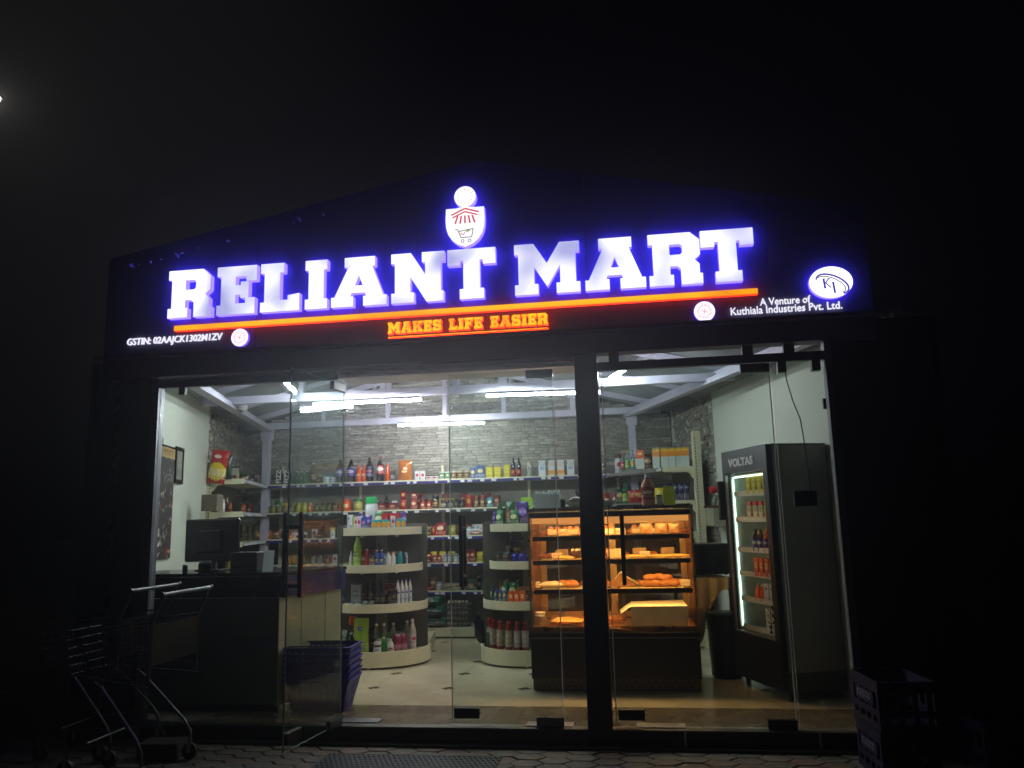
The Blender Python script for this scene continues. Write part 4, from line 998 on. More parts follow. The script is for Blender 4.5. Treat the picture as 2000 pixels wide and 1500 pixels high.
row([('upper flat red chilli packet', 'packet', 'frc', lambda: 0, [(806, 0, .056), (833, 0, .056)]),
     ('topmost flat red chilli packet', 'packet', 'frc', lambda: 0, [(806, 0, .11)])], 'stacked on the rear fourth shelf', at_shelf(SH[3], Yr))
BR5 = 'on the rear lowest shelf'
row([
 ('tall olive green pouch', 'pouch', 'tog', lambda: g_pouch(.08, .18, .04, PK['olive'], 'pouch', 28), [804]),
 ('flat pink red packet', 'packet', 'fpr', lambda: g_flat(.24, .14, .05, pl('#a02830'), 29), [826], 'pink red packet'),
 ('pale round loaf tin', 'tin', 'prt', lambda: g_can(.04, .11, pl('#8a8468')), [(884, 0, 0)], 'round tin'),
 ('green striped packet', 'packet', 'gsp', lambda: g_pouch(.12, .13, .06, PK['greenred'], 'packet', 30), [920]),
], BR5, at_shelf(SH[4], Yr))
row([('upper pale round loaf tin', 'tin', 'prt', lambda: 0, [(882, 0, .045)])], 'stacked on the rear lowest shelf', at_shelf(SH[4], Yr))
# base: rice bags and egg trays
def rice():
    o = g_flat(.42, .26, .11, PK['silver'], 31, 'bag'); MB().box(.12, -.11, .02, .2, .11, .112).build('green_end', pm('green_bag_end', '#1c6a4a', .35), o, bevel=.01); return o
row([('lower silver and green bag', 'bag', 'rice', rice, [(842, -.05, 0)])], 'lying on the rear base shelf', at_shelf(.12, YF+.05))
row([('middle silver and green bag', 'bag', 'rice', rice, [(838, -.05, .13)])], 'lying on the rear base shelf pile', at_shelf(.12, YF+.05))
row([('upper dark silver bag', 'bag', 'rice', rice, [(832, -.03, .24)])], 'on top of the rear base shelf pile', at_shelf(.12, YF+.05))
def eggtray():
    o = MB(); n = 6; P_ = .044
    for i in range(n+1):
        for j in range(3): o.lathe([(.004, .03), (.016, .008)], 6, ((i-n/2)*P_, (j-1)*P_))
    o.box(-.14, -.075, 0, .14, .075, .012); o = o.build('egg_tray', pm('moulded_pulp', '#56544e', .9, var=.15, scale=30))
    eg = [(0.001, .002), (.014, .01), (.0185, .022), (.017, .034), (.01, .043), (.001, .047)]
    e0 = None
    for i in range(6):
        if e0 is None: e0 = MB().lathe(eg, 8).build('egg', pm('egg_shell', '#a89c86', .6), o, smooth=True); e = e0
        else: e = e0.copy(); COL.objects.link(e); e.parent = o
        e.location = ((i-2.5)*P_, -.05, .012)
    return o
for i in range(5):
    row([(f'grey egg tray, {["lowest", "second up", "middle", "fourth up", "topmost"][i]} of its stack,', 'egg tray', 'eggt', eggtray, [(896+random.uniform(-2, 2), -.03, i*.062)])], 'at the right of the silver bags', at_shelf(.12, YF+.03), 'grey egg trays')
for o in ALL:
    if o.name.startswith('egg_tray'): o['label'] = o['label'].replace(', at its left end', '')
    if o['label'].endswith('pile, at its left end') or 'base shelf, at its left end' in o['label'] or 'stacked' in o['label'] or 'back of' in o['label']: o['label'] = o['label'].replace(', at its left end', '')

# ---- side shelves
def side_place(a, sgn, z, off):
    def f(o, y):
        dz = 0; of = off
        if isinstance(y, tuple): y, of, dz = y
        o.location = (SK(a, y)+(of if sgn < 0 else -of), y, z+dz+.001); o.rotation_euler[2] = TH+(PI/2 if sgn < 0 else -PI/2)*0.0+random.uniform(-.1, .1)
    return f
def side_px(z, off, a, sgn):
    """column px on the line running off metres from a skewed wall"""
    def f(o, px):
        of, dz = off, 0
        if isinstance(px, tuple): px, of, dz = px
        lo, hi = .5, 4.4
        def q(y):
            d = Vector((SK(a, y)+(of if sgn < 0 else -of), y, z))-CAM; return 1000+F*d.dot(_r)/d.dot(_f)
        inc = q(hi) > q(lo)
        for _ in range(40):
            mid = (lo+hi)/2
            if (q(mid) < px) == inc: lo = mid
            else: hi = mid
        o.location = (SK(a, mid)+(of if sgn < 0 else -of), mid, z+dz+.001); o.rotation_euler[2] = TH*.5+random.uniform(-.1, .1)
    return f
def corner_px(z, back=.08):
    a_, b_ = Vector((3.74+back, 3.36, z)), Vector((3.26+back, 4.08, z))
    def f(o, px):
        lo, hi = 0., 1.
        for _ in range(30):
            mid = (lo+hi)/2; d = a_.lerp(b_, mid)-CAM
            if 1000+F*d.dot(_r)/d.dot(_f) > px: lo = mid
            else: hi = mid
        o.location = a_.lerp(b_, mid)+Vector((0, 0, .001)); o.rotation_euler[2] = random.uniform(-.1, .2)
    return f
RT = 'on the right wall top shelf'
for px_, z_ in (): pass
row([
 ('tall brown and white malt jar', 'jar', 'malt', lambda: g_jar(.22, .045, PK['whitered'], pl('#5a3020')), [1181], 'malt jar'),
 ('slim lime green carton', 'carton', 'lime', lambda: g_box(.045, .04, .15, PK['lime']), [1195]),
 ('purple drink bottle with black cap', 'bottle', 'pdb', bt(.24, .034, clearish('grape', '#2a1440', .9), blk, PK['purple']), [1205]),
 ('red drink bottle with clear neck', 'bottle', 'rdb', bt(.23, .03, clearb, redp, PK['red']), [1217], 'red bottle'),
 ('yellow green drink bottle', 'bottle', 'ydb', bt(.25, .032, clearb, yelpk, PK['lime']), [1227]),
 ('green capped drink bottle', 'bottle', 'gdb', bt(.25, .032, clearb, grnp, PK['multi']), [1237]),
 ('pink print drink bottle with grey cap', 'bottle', 'pkb', bt(.25, .032, clearb, pl('#8aa0a0'), PK['pinkw']), [1247]),
], RT, corner_px(SH[0]))
OW = lambda: g_box(.074, .07, .215, pm('pale_carton', '#b9c6bc', .5), flap=(pr('#e08a14', '#f0c030', '#208040', cz=.9, rz=.3, rx=.8), .42))
def end_place(z, y, zoff=0):
    f = at_shelf(z, y)
    return f
row([('white carton with orange red top', 'carton', 'orw', lambda: g_box(.085, .07, .2, pm('pale_carton', '#b9c6bc', .5), flap=(PK['orange'], .45)), [1251], 'orange red carton'),
     ('pale carton with orange fruit top', 'carton', 'ow', OW, [1283, 1298, 1312, 1326, 1340])], 'at the near end of right top shelf', at_shelf(SH[0], 3.36))
R2 = 'on the right wall second shelf'
row([
 ('dark green coffee pouch', 'pouch', 'dgp', lambda: g_pouch(.11, .17, .06, PK['dgreen'], 'pouch', 33), [1206]),
 ('green drink bottle with lime label', 'bottle', 'gdl', bt(.25, .038, greenb, grnp, PK['lime'], lz=(.1, .45)), [1223]),
 ('gold and brown chip packet', 'packet', 'gbc', lambda: g_pouch(.13, .15, .06, PK['redgold'], 'packet', 34), [1238, 1249], 'gold chip packets'),
], R2, corner_px(SH[1]))
row([('dark blue snack packet with white foot', 'packet', 'dbs', lambda: g_pouch(.072, .19, .06, pr('#14163a', '#1c2050', '#c8c8d0', cz=.75, lo=.05, hi=.4), 'packet', 35), [1307, 1319, 1331, 1342]),], 'at the right second shelf end', at_shelf(SH[1], 3.34))
row([('gold wrapped packet lying on end', 'packet', 'gwp', lambda: g_pouch(.12, .15, .06, PK['yellow'], 'packet', 36), [1290])], 'behind the dark blue snack packets', at_shelf(SH[1], 3.42))
LT = 'on the left wall top shelf'
def chips():
    o = g_pouch(.20, .36, .10, pr('#b02a20', '#d8c020', '#e8e0d0', .22, cz=.35, rx=.5, rz=.28), 'packet', 37); 
    MB().xz([circ(0, .285, .055, .032, 16)], -.053, -.02).build('round_badge', pl('#b01c18', .25), o); 
    MB().xz([circ(0, .287, .04, .02, 16)], -.0545, -.053).build('white_badge', pl('#d8d0c8', .25), o); return o
row([('big red and yellow chip packet hanging over the edge', 'packet', 'chips', chips, [(421, 0, -.045)], 'chip packet')], LT, at_shelf(SH[0], 2.60))
for o in ALL[-1:]: o.rotation_euler = (0, .16, .1)
row([
 ('tall dark green packet', 'packet', 'tdg', lambda: g_pouch(.10, .26, .06, pm('dark_green_film', '#163a30', .3), 'packet', 38), [443]),
 ('white card in a black holder', 'card', 'wcd', lambda: g_box(.12, .02, .16, pl('#a8ac98'), 'card', flap=(blk, .1)), [455]),
 ('low red brown box', 'carton', 'lrb', lambda: g_box(.10, .10, .05, PK['dred']), [449, 463], 'low boxes'),
 ('dark green pack', 'packet', 'dgk', lambda: g_pouch(.13, .12, .06, PK['dgreen'], 'packet', 39), [478]),
 ('small striped carton', 'carton', 'ssc', lambda: g_box(.06, .05, .14, PK['blackwhite']), [492]),
 ('pink edged book pack', 'carton', 'peb', lambda: g_box(.06, .06, .15, PK['pinkw']), [501]),
], LT, side_px(SH[0], .25, -.34, -1))
row([
 ('brown cardboard carton', 'carton', 'bcc', lambda: g_box(.16, .14, .16, pm('cardboard', '#6e6654', .8), 'carton'), [414], 'cardboard carton'),
 ('white and red pill tub', 'tub', 'wrt', lambda: g_jar(.12, .035, PK['whitered'], pl('#b0a890')), [432]),
 ('slim brown bottle', 'bottle', 'slb', bt(.15, .02, clearish('amber_glass', '#3a2410', .9), pl('#a09060')), [443]),
 ('tilted dark card', 'card', 'tdc', lambda: g_box(.1, .02, .14, pl('#2a2a24'), 'card'), [462]),
], 'on the left wall second shelf', side_px(SH[1], .28, -.34, -1))
row([
 ('patterned yellow and black jar', 'jar', 'pyb', lambda: g_jar(.16, .035, PK['olive'], blk), [450, 461]),
 ('dark oil bottle', 'bottle', 'dob', bt(.22, .03, clearish('oil', '#6a6018', .8), blk, PK['dark']), [474, 487], 'oil bottles'),
 ('orange fruit print jar', 'jar', 'ofj', lambda: g_jar(.09, .04, PK['orange'], pl('#c0a040')), [500]),
], 'on the left wall third shelf', side_px(SH[2], .28, -.34, -1))

# ---- round rack goods
def rackpl(cx, cy, z, rad):
    def f(o, px):
        dr = 0; dz = 0
        if isinstance(px, tuple): px, dr, dz = px
        R = rad+dr
        best = None
        for k in range(0, 181):
            t = PI+k*PI/180; x, y = cx+R*math.cos(t), cy+R*math.sin(t); d = Vector((x, y, z))-CAM; q = 1000+F*d.dot(_r)/d.dot(_f)
            if best is None or abs(q-px) < best[0]: best = (abs(q-px), x, y, t)
        _, x, y, t = best
        o.location = (x, y, z+dz+.001); o.rotation_euler[2] = (t-1.5*PI)*.8+random.uniform(-.08, .08)
    return f
A1 = 'on the left round rack top shelf'
row([
 ('small purple and white packet', 'packet', 'spw', lambda: g_flat(.07, .06, .03, PK['purple'], 41), [668], 'purple packet'),
 ('tall white carton with blue print', 'carton', 'twc', lambda: g_box(.045, .04, .15, PK['whiteblue']), [684]),
 ('white and violet carton', 'carton', 'wvc', lambda: g_box(.045, .035, .13, PK['pinkw']), [697, 703]),
 ('blue magenta carton', 'carton', 'bmc', lambda: g_box(.05, .035, .12, pr('#20509a', '#b03090', '#e0e0e8')), [711]),
 ('large white bottle with bright green cap', 'bottle', 'lwg', lambda: g_jar(.32, .06, pr('#c4d0cc', '#78b0c0', '#d8e8e8', cz=.3, rx=.6, rz=.12), pm('green_cap', '#18a050', .35)), [(725, -.12, 0)], 'green capped bottle'),
 ('blue and orange toothpaste carton', 'carton', 'botc', lambda: g_box(.05, .035, .095, PK['multi']), [731, 740, 749, 758], 'toothpaste cartons'),
 ('pink brush pack', 'packet', 'pbp', lambda: g_box(.04, .03, .13, PK['pinkw']), [767]),
 ('red and green herbal pack', 'carton', 'rgh', lambda: g_box(.05, .035, .1, PK['multi']), [777, 786], 'herbal packs'),
], A1, rackpl(LCX, LCY, LZ[0], .33))
A2 = 'on the left round rack second shelf'
row([
 ('flat lime soap packet', 'packet', 'fls', lambda: g_flat(.1, .07, .035, PK['lime'], 42), [672]),
 ('slim white spray bottle', 'bottle', 'swb', bt(.15, .02, wht, wht), [686]),
 ('large lime green bottle with dark pump', 'bottle', 'llg', bt(.31, .04, pm('lime_plastic', '#a0c850', .35), blk, PK['lime'], lz=(.15, .6)), [698], 'lime bottle'),
 ('thin red spray bottle', 'bottle', 'trs', bt(.17, .018, redp, wht), [716]),
 ('brown jar with black lid', 'jar', 'bjl', lambda: g_jar(.14, .03, PK['brown'], blk), [726]),
 ('blue shampoo bottle', 'bottle', 'bsb', bt(.16, .026, pm('blue_plastic', '#2850a0', .3), wht, PK['blueg']), [736, 746], 'blue bottles'),
 ('white lotion bottle with orange cap', 'bottle', 'wlo', bt(.14, .026, wht, orgp), [759, 768]),
 ('teal shampoo bottle', 'bottle', 'tsb', bt(.15, .03, pm('teal_plastic', '#2898a0', .3), blk), [780]),
 ('dark green lotion bottle', 'bottle', 'dgl', bt(.14, .024, pm('dkgreen_plastic', '#1c4038', .3), blk), [789]),
], A2, rackpl(LCX, LCY, LZ[1], .335))
A3 = 'on the left round rack third shelf'
row([
 ('deep blue wipes pack', 'packet', 'dbw', lambda: g_pouch(.07, .2, .05, PK['blueg'], 'packet', 43), [668]),
 ('small orange and green soap', 'soap bar', 'sog', lambda: g_flat(.05, .05, .03, PK['multi'], 44), [682, 698], 'soap bars'),
 ('pale grey book like carton', 'carton', 'pgb', lambda: g_box(.13, .06, .19, pr('#7c7c80', '#58585c', '#c0c0c0')), [(699, -.1, 0)], 'grey carton'),
 ('small glass jar with steel lid', 'jar', 'sgs', lambda: g_jar(.05, .025, clearb, alu), [713, 726]),
 ('black deodorant bottle', 'bottle', 'bdb', bt(.18, .026, blk, blk, PK['dark']), [738, 748, 760], 'deodorant bottles'),
 ('dark green cream pack', 'carton', 'dgc', lambda: g_box(.06, .05, .15, PK['dark']), [770]),
 ('tall white bottle with violet cap', 'bottle', 'twv', bt(.245, .021, wht, pm('violet_cap', '#2c2490', .3), PK['whiteblue'], lz=(.1, .6)), [777, 785, 793, 801], 'violet capped bottles'),
], A3, rackpl(LCX, LCY, LZ[2], .38))
A4 = 'on the left round rack lowest shelf'
row([
 ('crumpled clear and green refill pouch', 'pouch', 'cgr', lambda: g_pouch(.1, .22, .05, PK['silver'], 'pouch', 45), [672], 'clear pouch'),
 ('dark green bottle', 'bottle', 'dgb', bt(.2, .035, pm('dkgreen_plastic', '#1c4038', .3), wht), [686]),
 ('big lime and green detergent bag with blue oval', 'bag', 'big', lambda: g_pouch(.16, .34, .08, pr('#88a828', '#1c3c8a', '#d0d8c0', cz=.72, rx=.2, rz=.06), 'bag', 46), [706], 'detergent bag'),
 ('cream and brown jar', 'jar', 'cbj', lambda: g_jar(.12, .04, PK['brown'], wht, PK['white']), [737], 'cream jar'),
 ('green squeeze bottle', 'bottle', 'gsb', bt(.16, .03, grnp, wht), [749]),
 ('white toilet cleaner bottle', 'bottle', 'wtc', bt(.14, .035, wht, wht, PK['whitered']), [762]),
 ('maroon wash pouch', 'pouch', 'mwp', lambda: g_pouch(.09, .18, .06, pr('#7a1c3a', '#b04870', '#e0d0d8', cz=.4), 'pouch', 47), [776, 788], 'maroon pouches'),
 ('tall cream bottle with white cap', 'bottle', 'tcb', bt(.30, .036, pm('cream_plastic', '#c8bcb0', .35), wht, PK['pinkw']), [806]),
], A4, rackpl(LCX, LCY, LZ[3], .40))
row([
 ('orange wrapped snack box', 'carton', 'ows', lambda: g_box(.1, .06, .08, PK['orange']), [(672, -.12, .24)], 'orange box'),
 ('red detergent bag', 'bag', 'rdbg', lambda: g_pouch(.14, .26, .08, PK['red'], 'bag', 48), [(700, -.12, 0)]),
 ('clear trigger bottle', 'bottle', 'ctb', bt(.27, .035, clearb, wht), [(735, -.12, 0), (750, -.12, 0), (768, -.12, 0)], 'trigger bottles'),
 ('tall clear spray bottle', 'bottle', 'tcs', bt(.27, .035, clearb, wht), [(795, -.12, 0)]),
], 'at the back of the left rack lowest shelf', rackpl(LCX, LCY, LZ[3], .40))
B1 = 'on the right round rack top shelf'
row([
 ('green and gold gift pouch', 'pouch', 'ggp', lambda: g_pouch(.115, .235, .06, PK['greenred'], 'pouch', 50), [972, 997], 'green gift pouches'),
 ('purple chocolate pouch', 'pouch', 'pcp', lambda: g_pouch(.12, .23, .06, PK['purple'], 'pouch', 51), [1021]),
], B1, rackpl(RCX, RCY, 1.29, .27))
row([
 ('red brown snack pouch', 'pouch', 'rbs', lambda: g_pouch(.1, .24, .05, PK['dred'], 'pouch', 52), [985, 1010], 'red brown pouches'),
 ('pale green and white carton', 'carton', 'pgw', lambda: g_box(.11, .05, .27, PK['lime']), [1030]),
], 'at the back of the right rack top shelf', rackpl(RCX, RCY, 1.29, .12))
row([
 ('dark glossy chocolate packet', 'packet', 'dgcp', lambda: g_pouch(.11, .11, .06, PK['dark'], 'packet', 53), [962, 977, 990], 'dark packets'),
 ('bright blue foil packet', 'packet', 'bbf', lambda: g_pouch(.07, .09, .05, pm('blue_foil', '#2c28a0', .2, .3), 'packet', 54), [1007, 1022]),
], 'on the right round rack second shelf', rackpl(RCX, RCY, .935, .28))
row([('black tall canister', 'canister', 'btc', lambda: g_can(.2, .045, blk, blk), [(985, 0, 0), (1010, 0, 0)])], 'at the back of the right rack second shelf', rackpl(RCX, RCY, .935, .12))
row([
 ('bright green bottle with leafy label', 'bottle', 'bgl', bt(.16, .022, greenb, grnp, PK['lime']), [945, 953], 'green bottles'),
 ('navy sachet standing upright', 'packet', 'nss', lambda: g_pouch(.045, .12, .03, PK['blueg'], 'packet', 55), [962, 970, 978, 986], 'navy sachets'),
 ('orange and red juice pack', 'carton', 'orj', lambda: g_box(.05, .04, .11, PK['orange']), [999, 1010, 1021], 'juice packs'),
], 'on the right round rack third shelf', rackpl(RCX, RCY, .57, .36))
row([('dark soy bottle', 'bottle', 'dsb', bt(.2, .025, cola, pl('#c8b020')), [960, 975, 992, 1012])], 'at the back of the right rack third shelf', rackpl(RCX, RCY, .57, .22))
row([
 ('green leafy drink bottle', 'bottle', 'gld', bt(.24, .035, greenb, grnp), [938]),
 ('red juice bottle with white label', 'bottle', 'rjb', bt(.285, .033, juice, redp, pr('#a0988c', '#c0b8a8', '#702018', cz=.5, rx=.3, rz=.3), lz=(.2, .72), neck=.5), [952, 964, 977, 994, 1011, 1027], 'red juice bottles'),
], 'on the right round rack lowest shelf', rackpl(RCX, RCY, .12, .39))
# goods on the run behind the right rack
for z in (.565, .93, .12):
    pass
row([('green striped chip packet', 'packet', 'gsc', lambda: g_pouch(.12, .16, .06, PK['greenred'], 'packet', 56), [(2.00, 2.85, .57), (1.93, 3.05, .57)]),
     ('dark drink bottle', 'bottle', 'ddb', bt(.24, .04, cola, pl('#303030')), [(1.92, 2.75, .13), (1.87, 2.92, .13), (1.82, 3.1, .13), (1.77, 3.28, .13)]),
     ('dull gold packet', 'packet', 'dgo', lambda: g_pouch(.12, .12, .06, PK['yellow'], 'packet', 57), [(2.06, 2.85, .935), (2.0, 3.05, .935)])],
    'on the aisle side behind the right rack', lambda o, p: (setattr(o, 'location', p), setattr(o, 'rotation_euler', (0, 0, TH))))

# ---- the ranks behind and between, packed with mixed stock
FILL = [
 ('maroon carton', 'carton', 'f1', lambda: g_box(.075, .05, .15, PK['dred'])), ('small white carton', 'carton', 'f2', lambda: g_box(.06, .05, .12, PK['whitered'])),
 ('squat amber jar', 'jar', 'f3', lambda: g_jar(.11, .036, clearish('amber_glass', '#3a2410', .9), pl('#a88030'), PK['brown'])), ('green pouch', 'pouch', 'f4', lambda: g_pouch(.09, .15, .05, PK['green'], 'pouch', 71)),
 ('orange sachet', 'packet', 'f5', lambda: g_pouch(.07, .12, .04, PK['orange'], 'packet', 72)), ('blue tin', 'tin', 'f6', lambda: g_can(.12, .036, PK['blueg'], alu)),
 ('yellow packet', 'packet', 'f7', lambda: g_pouch(.085, .13, .045, PK['yellow'], 'packet', 73)), ('dark bottle', 'bottle', 'f8', bt(.19, .028, cola, blk, PK['dark'])),
 ('red jar', 'jar', 'f9', lambda: g_jar(.13, .034, PK['red'], redp)), ('white tub', 'tub', 'f10', lambda: g_jar(.10, .042, wht, PK['teal'], PK['whiteblue'])),
 ('purple packet', 'packet', 'f11', lambda: g_pouch(.09, .14, .045, PK['purple'], 'packet', 74)), ('clear bottle', 'bottle', 'f12', bt(.18, .026, clearb, redp, PK['lime'])),
 ('tan pouch', 'pouch', 'f13', lambda: g_pouch(.09, .16, .05, PK['brown'], 'pouch', 75)), ('lime carton', 'carton', 'f14', lambda: g_box(.055, .04, .13, PK['lime']))]
def fill(pxs, where, place, seed, sub=None, scale=1.):
    rg = random.Random(seed); kinds = [FILL[i] for i in (sub or range(len(FILL)))]; seq = []; last = None
    for p in pxs:
        k = rg.choice(kinds)
        if last and rg.random() < .35: k = last
        seq.append((p, k)); last = k
    cn_ = {}
    for p, k in seq:
        cn_[k[0]] = cn_.get(k[0], 0)+1; o = make(k[2], k[3]); o.name = k[1]; place(o, p)
        if scale != 1: o.scale = (scale,)*3
        o.rotation_euler[2] += rg.uniform(-.15, .15)
        n = sum(1 for q in seq if q[1][0] == k[0])
        tag(o, (f"{ORD[cn_[k[0]]-1]} {k[0]} from left " if n > 1 else f"only {k[0]} ")+where, k[1], 'goods '+where); ALL.append(o)
rg_ = lambda a, b_, st: [a+i*st+random.uniform(-2, 2) for i in range(int((b_-a)/st)+1)]
fill(rg_(556, 800, 19), 'in the back rank of the rear third shelf', at_shelf(SH[2], YF+.2), 1)
fill(rg_(812, 985, 17), 'at the back of the rear third shelf', at_shelf(SH[2], YF+.2), 2)
fill(rg_(700, 985, 18), 'in the back rank of the rear second shelf', at_shelf(SH[1], YF+.14), 3)
fill(rg_(525, 690, 17), 'in the left back rank of the second shelf', at_shelf(SH[1], YF+.16), 4)
fill(rg_(812, 975, 18), 'in the back rank of the rear fourth shelf', at_shelf(SH[3], YF+.18), 5, (0, 4, 8, 9, 2, 6))
fill([846, 858, 902, 936, 948], 'between packets on the rear lowest shelf', at_shelf(SH[4], YF+.12), 6)
fill(rg_(622, 652, 14), 'between the spirit and cola bottles on top', at_shelf(SH[0], YF+.10), 7, (9, 2))
fill([816, 826], 'beside the amber pouch on the rear top shelf', at_shelf(SH[0], YF+.12), 8, (1,))
fill([905, 918, 930], 'on the rear third shelf near the door handle', at_shelf(SH[2], YF+.06), 9)
fill([902, 914, 924, 950, 962, 974], 'on the rear fourth shelf near the right rack', at_shelf(SH[3], YF+.06), 10)
fill(rg_(1128, 1290, 15), 'on the rear second shelf behind the pastry case', at_shelf(SH[1], YF+.1), 11)
fill([1150, 1164, 1178], 'on the rear top shelf behind the pillar', at_shelf(SH[0], YF+.1), 12, (0, 5, 8))
fill(rg_(668, 796, 12), 'in the second rank, left rack top shelf', rackpl(LCX, LCY, LZ[0], .22), 13, None, 1.2)
fill(rg_(674, 792, 13), 'in the second rank, left rack second shelf', rackpl(LCX, LCY, LZ[1], .22), 14, (7, 11, 9, 2, 5, 8), 1.2)
fill([690, 712, 728, 744, 757, 771], 'in the second rank, left rack third shelf', rackpl(LCX, LCY, LZ[2], .26), 15, (7, 0, 2, 5, 10), 1.3)
fill([681, 716, 727, 742, 756, 783], 'in the second rank, left rack lowest shelf', rackpl(LCX, LCY, LZ[3], .28), 16, (3, 8, 12, 7, 10), 1.25)
fill([660, 674, 690, 704, 718], 'between the left rack and its top rank', rackpl(LCX, LCY, LZ[0], .30), 17, (1, 13, 10))
fill(rg_(960, 1030, 13), 'in the second rank, right rack second shelf', rackpl(RCX, RCY, .935, .17), 18, None, 1.3)
fill(rg_(950, 1028, 13), 'in the second rank, right rack third shelf', rackpl(RCX, RCY, .57, .25), 19, None, 1.25)
fill(rg_(958, 1028, 14), 'in the second rank, right rack lowest shelf', rackpl(RCX, RCY, .12, .26), 20, (7, 8, 11), 1.2)
fill([962, 976, 1004], 'in the front rank, right rack top shelf', rackpl(RCX, RCY, 1.29, .32), 21, (10, 3, 0))
fill([396, 408, 420, 432, 444, 470, 484, 498, 510], 'in the back rank of the left wall third shelf', side_px(SH[2], .2, -.34, -1), 22)
fill([420, 434, 448, 474, 488, 502], 'in the back rank of the left wall second shelf', side_px(SH[1], .16, -.34, -1), 23)
fill([448, 462, 476, 490, 504, 514], 'in the back rank of the left wall top shelf', side_px(SH[0], .14, -.34, -1), 24)
fill([452, 470, 486, 500, 514], 'on the left wall fourth shelf above the printer', side_px(SH[3], .28, -.34, -1), 25)
fill([1204, 1220, 1236, 1256, 1266], 'in the back rank of the right wall top shelf', corner_px(SH[0], .2), 26, None, 1.2)
fill([1206, 1216, 1232, 1252, 1266], 'in the back rank of the right wall second shelf', corner_px(SH[1], .2), 27)
fill([640, 655, 668, 682, 695, 708, 722, 735, 748, 762, 776], 'on the rear fourth shelf behind the left rack', at_shelf(SH[3], YF+.1), 28)
# ------------------------------------------------------------------ pastry case
CX0, CX1, CY0, CY1 = 2.635, 3.955, 1.08, 1.72
case = empty('pastry_case', ((CX0+CX1)/2, (CY0+CY1)/2, 0)); tag(case, 'tall lit pastry display case glowing orange behind the dark pillar', 'display case')
CO = ((CX0+CX1)/2, (CY0+CY1)/2)
def C(mb, name, mat, parent=None, **k):
    mb.v = [(x-CO[0], y-CO[1], z) for x, y, z in mb.v]; return mb.build(name, mat, parent or case, **k)
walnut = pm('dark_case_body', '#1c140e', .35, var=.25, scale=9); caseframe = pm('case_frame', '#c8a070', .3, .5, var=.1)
C(MB().box(CX0, CY0, .10, CX1, CY1, .455), 'case_body', walnut, bevel=.004)
C(MB().box(CX0, CY0-.004, .405, CX1, CY0-.0005, .412), 'body_trim', alu)
C(MB().box(CX0+.01, CY0+.012, .012, CX1-.01, CY1-.03, .0995), 'vent_panel', pm('vent_panel', '#5a4a34', .4, .3))
m = MB()
for k in range(24):
    x = CX0+.08+k*.05
    for z in (.035, .065): m.box(x+(.025 if z > .05 else 0), CY0+.010, z, x+(.025 if z > .05 else 0)+.022, CY0+.0115, z+.016)
q = C(m, 'vent_holes', black); q['kind'] = 'stuff'
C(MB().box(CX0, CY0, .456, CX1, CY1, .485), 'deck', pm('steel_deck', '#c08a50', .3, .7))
m = MB()
for k in range(46): m.box(CX0+.06+k*.026, CY0+.035, .4852, CX0+.06+k*.026+.014, CY0+.055, .4862)
q = C(m, 'deck_slots', black); q['kind'] = 'stuff'
mirror_side = pm('amber_reflection', '#c88a50', .18, .8)
for x0, x1 in ((CX0, CX0+.014), (CX1-.014, CX1)):
    C(MB().box(x0, CY0+.02, .486, x1, CY1, 1.40), 'side_frame', pane_c)
    for yy in (CY0+.012, CY1-.03): C(MB().box(x0, yy, .486, x1, yy+.018, 1.40), 'corner_post', dark_metal)
for x0 in (CX0+.016, CX1-.016-.012):    # amber strips added in place of the pleated reflections at both ends
    for k in range(6): C(MB().box(x0, CY0+.1+k*.09, .487, x0+.012, CY0+.13+k*.09, 1.38), 'reflection_pleat', mirror_side)
C(MB().box(CX0-.01, CY0+.02, 1.401, CX1+.01, CY1+.01, 1.43), 'case_top', pm('case_top', '#8a8a84', .25, .6))
C(MB().box(CX0, CY0+.02, 1.352, CX1, CY0+.03, 1.40), 'top_fascia', walnut)
for x0, x1, z0, z1 in ((CX0, CX0+.012, .486, 1.4), (CX1-.012, CX1, .486, 1.4), (CX0+.013, CX1-.013, .4865, .496), (CX0+.013, CX1-.013, 1.392, 1.4)): C(MB().box(x0, CY0-.002, z0, x1, CY0+.003, z1), 'front_frame', pm('case_metal_trim', '#b8a890', .3, .7))
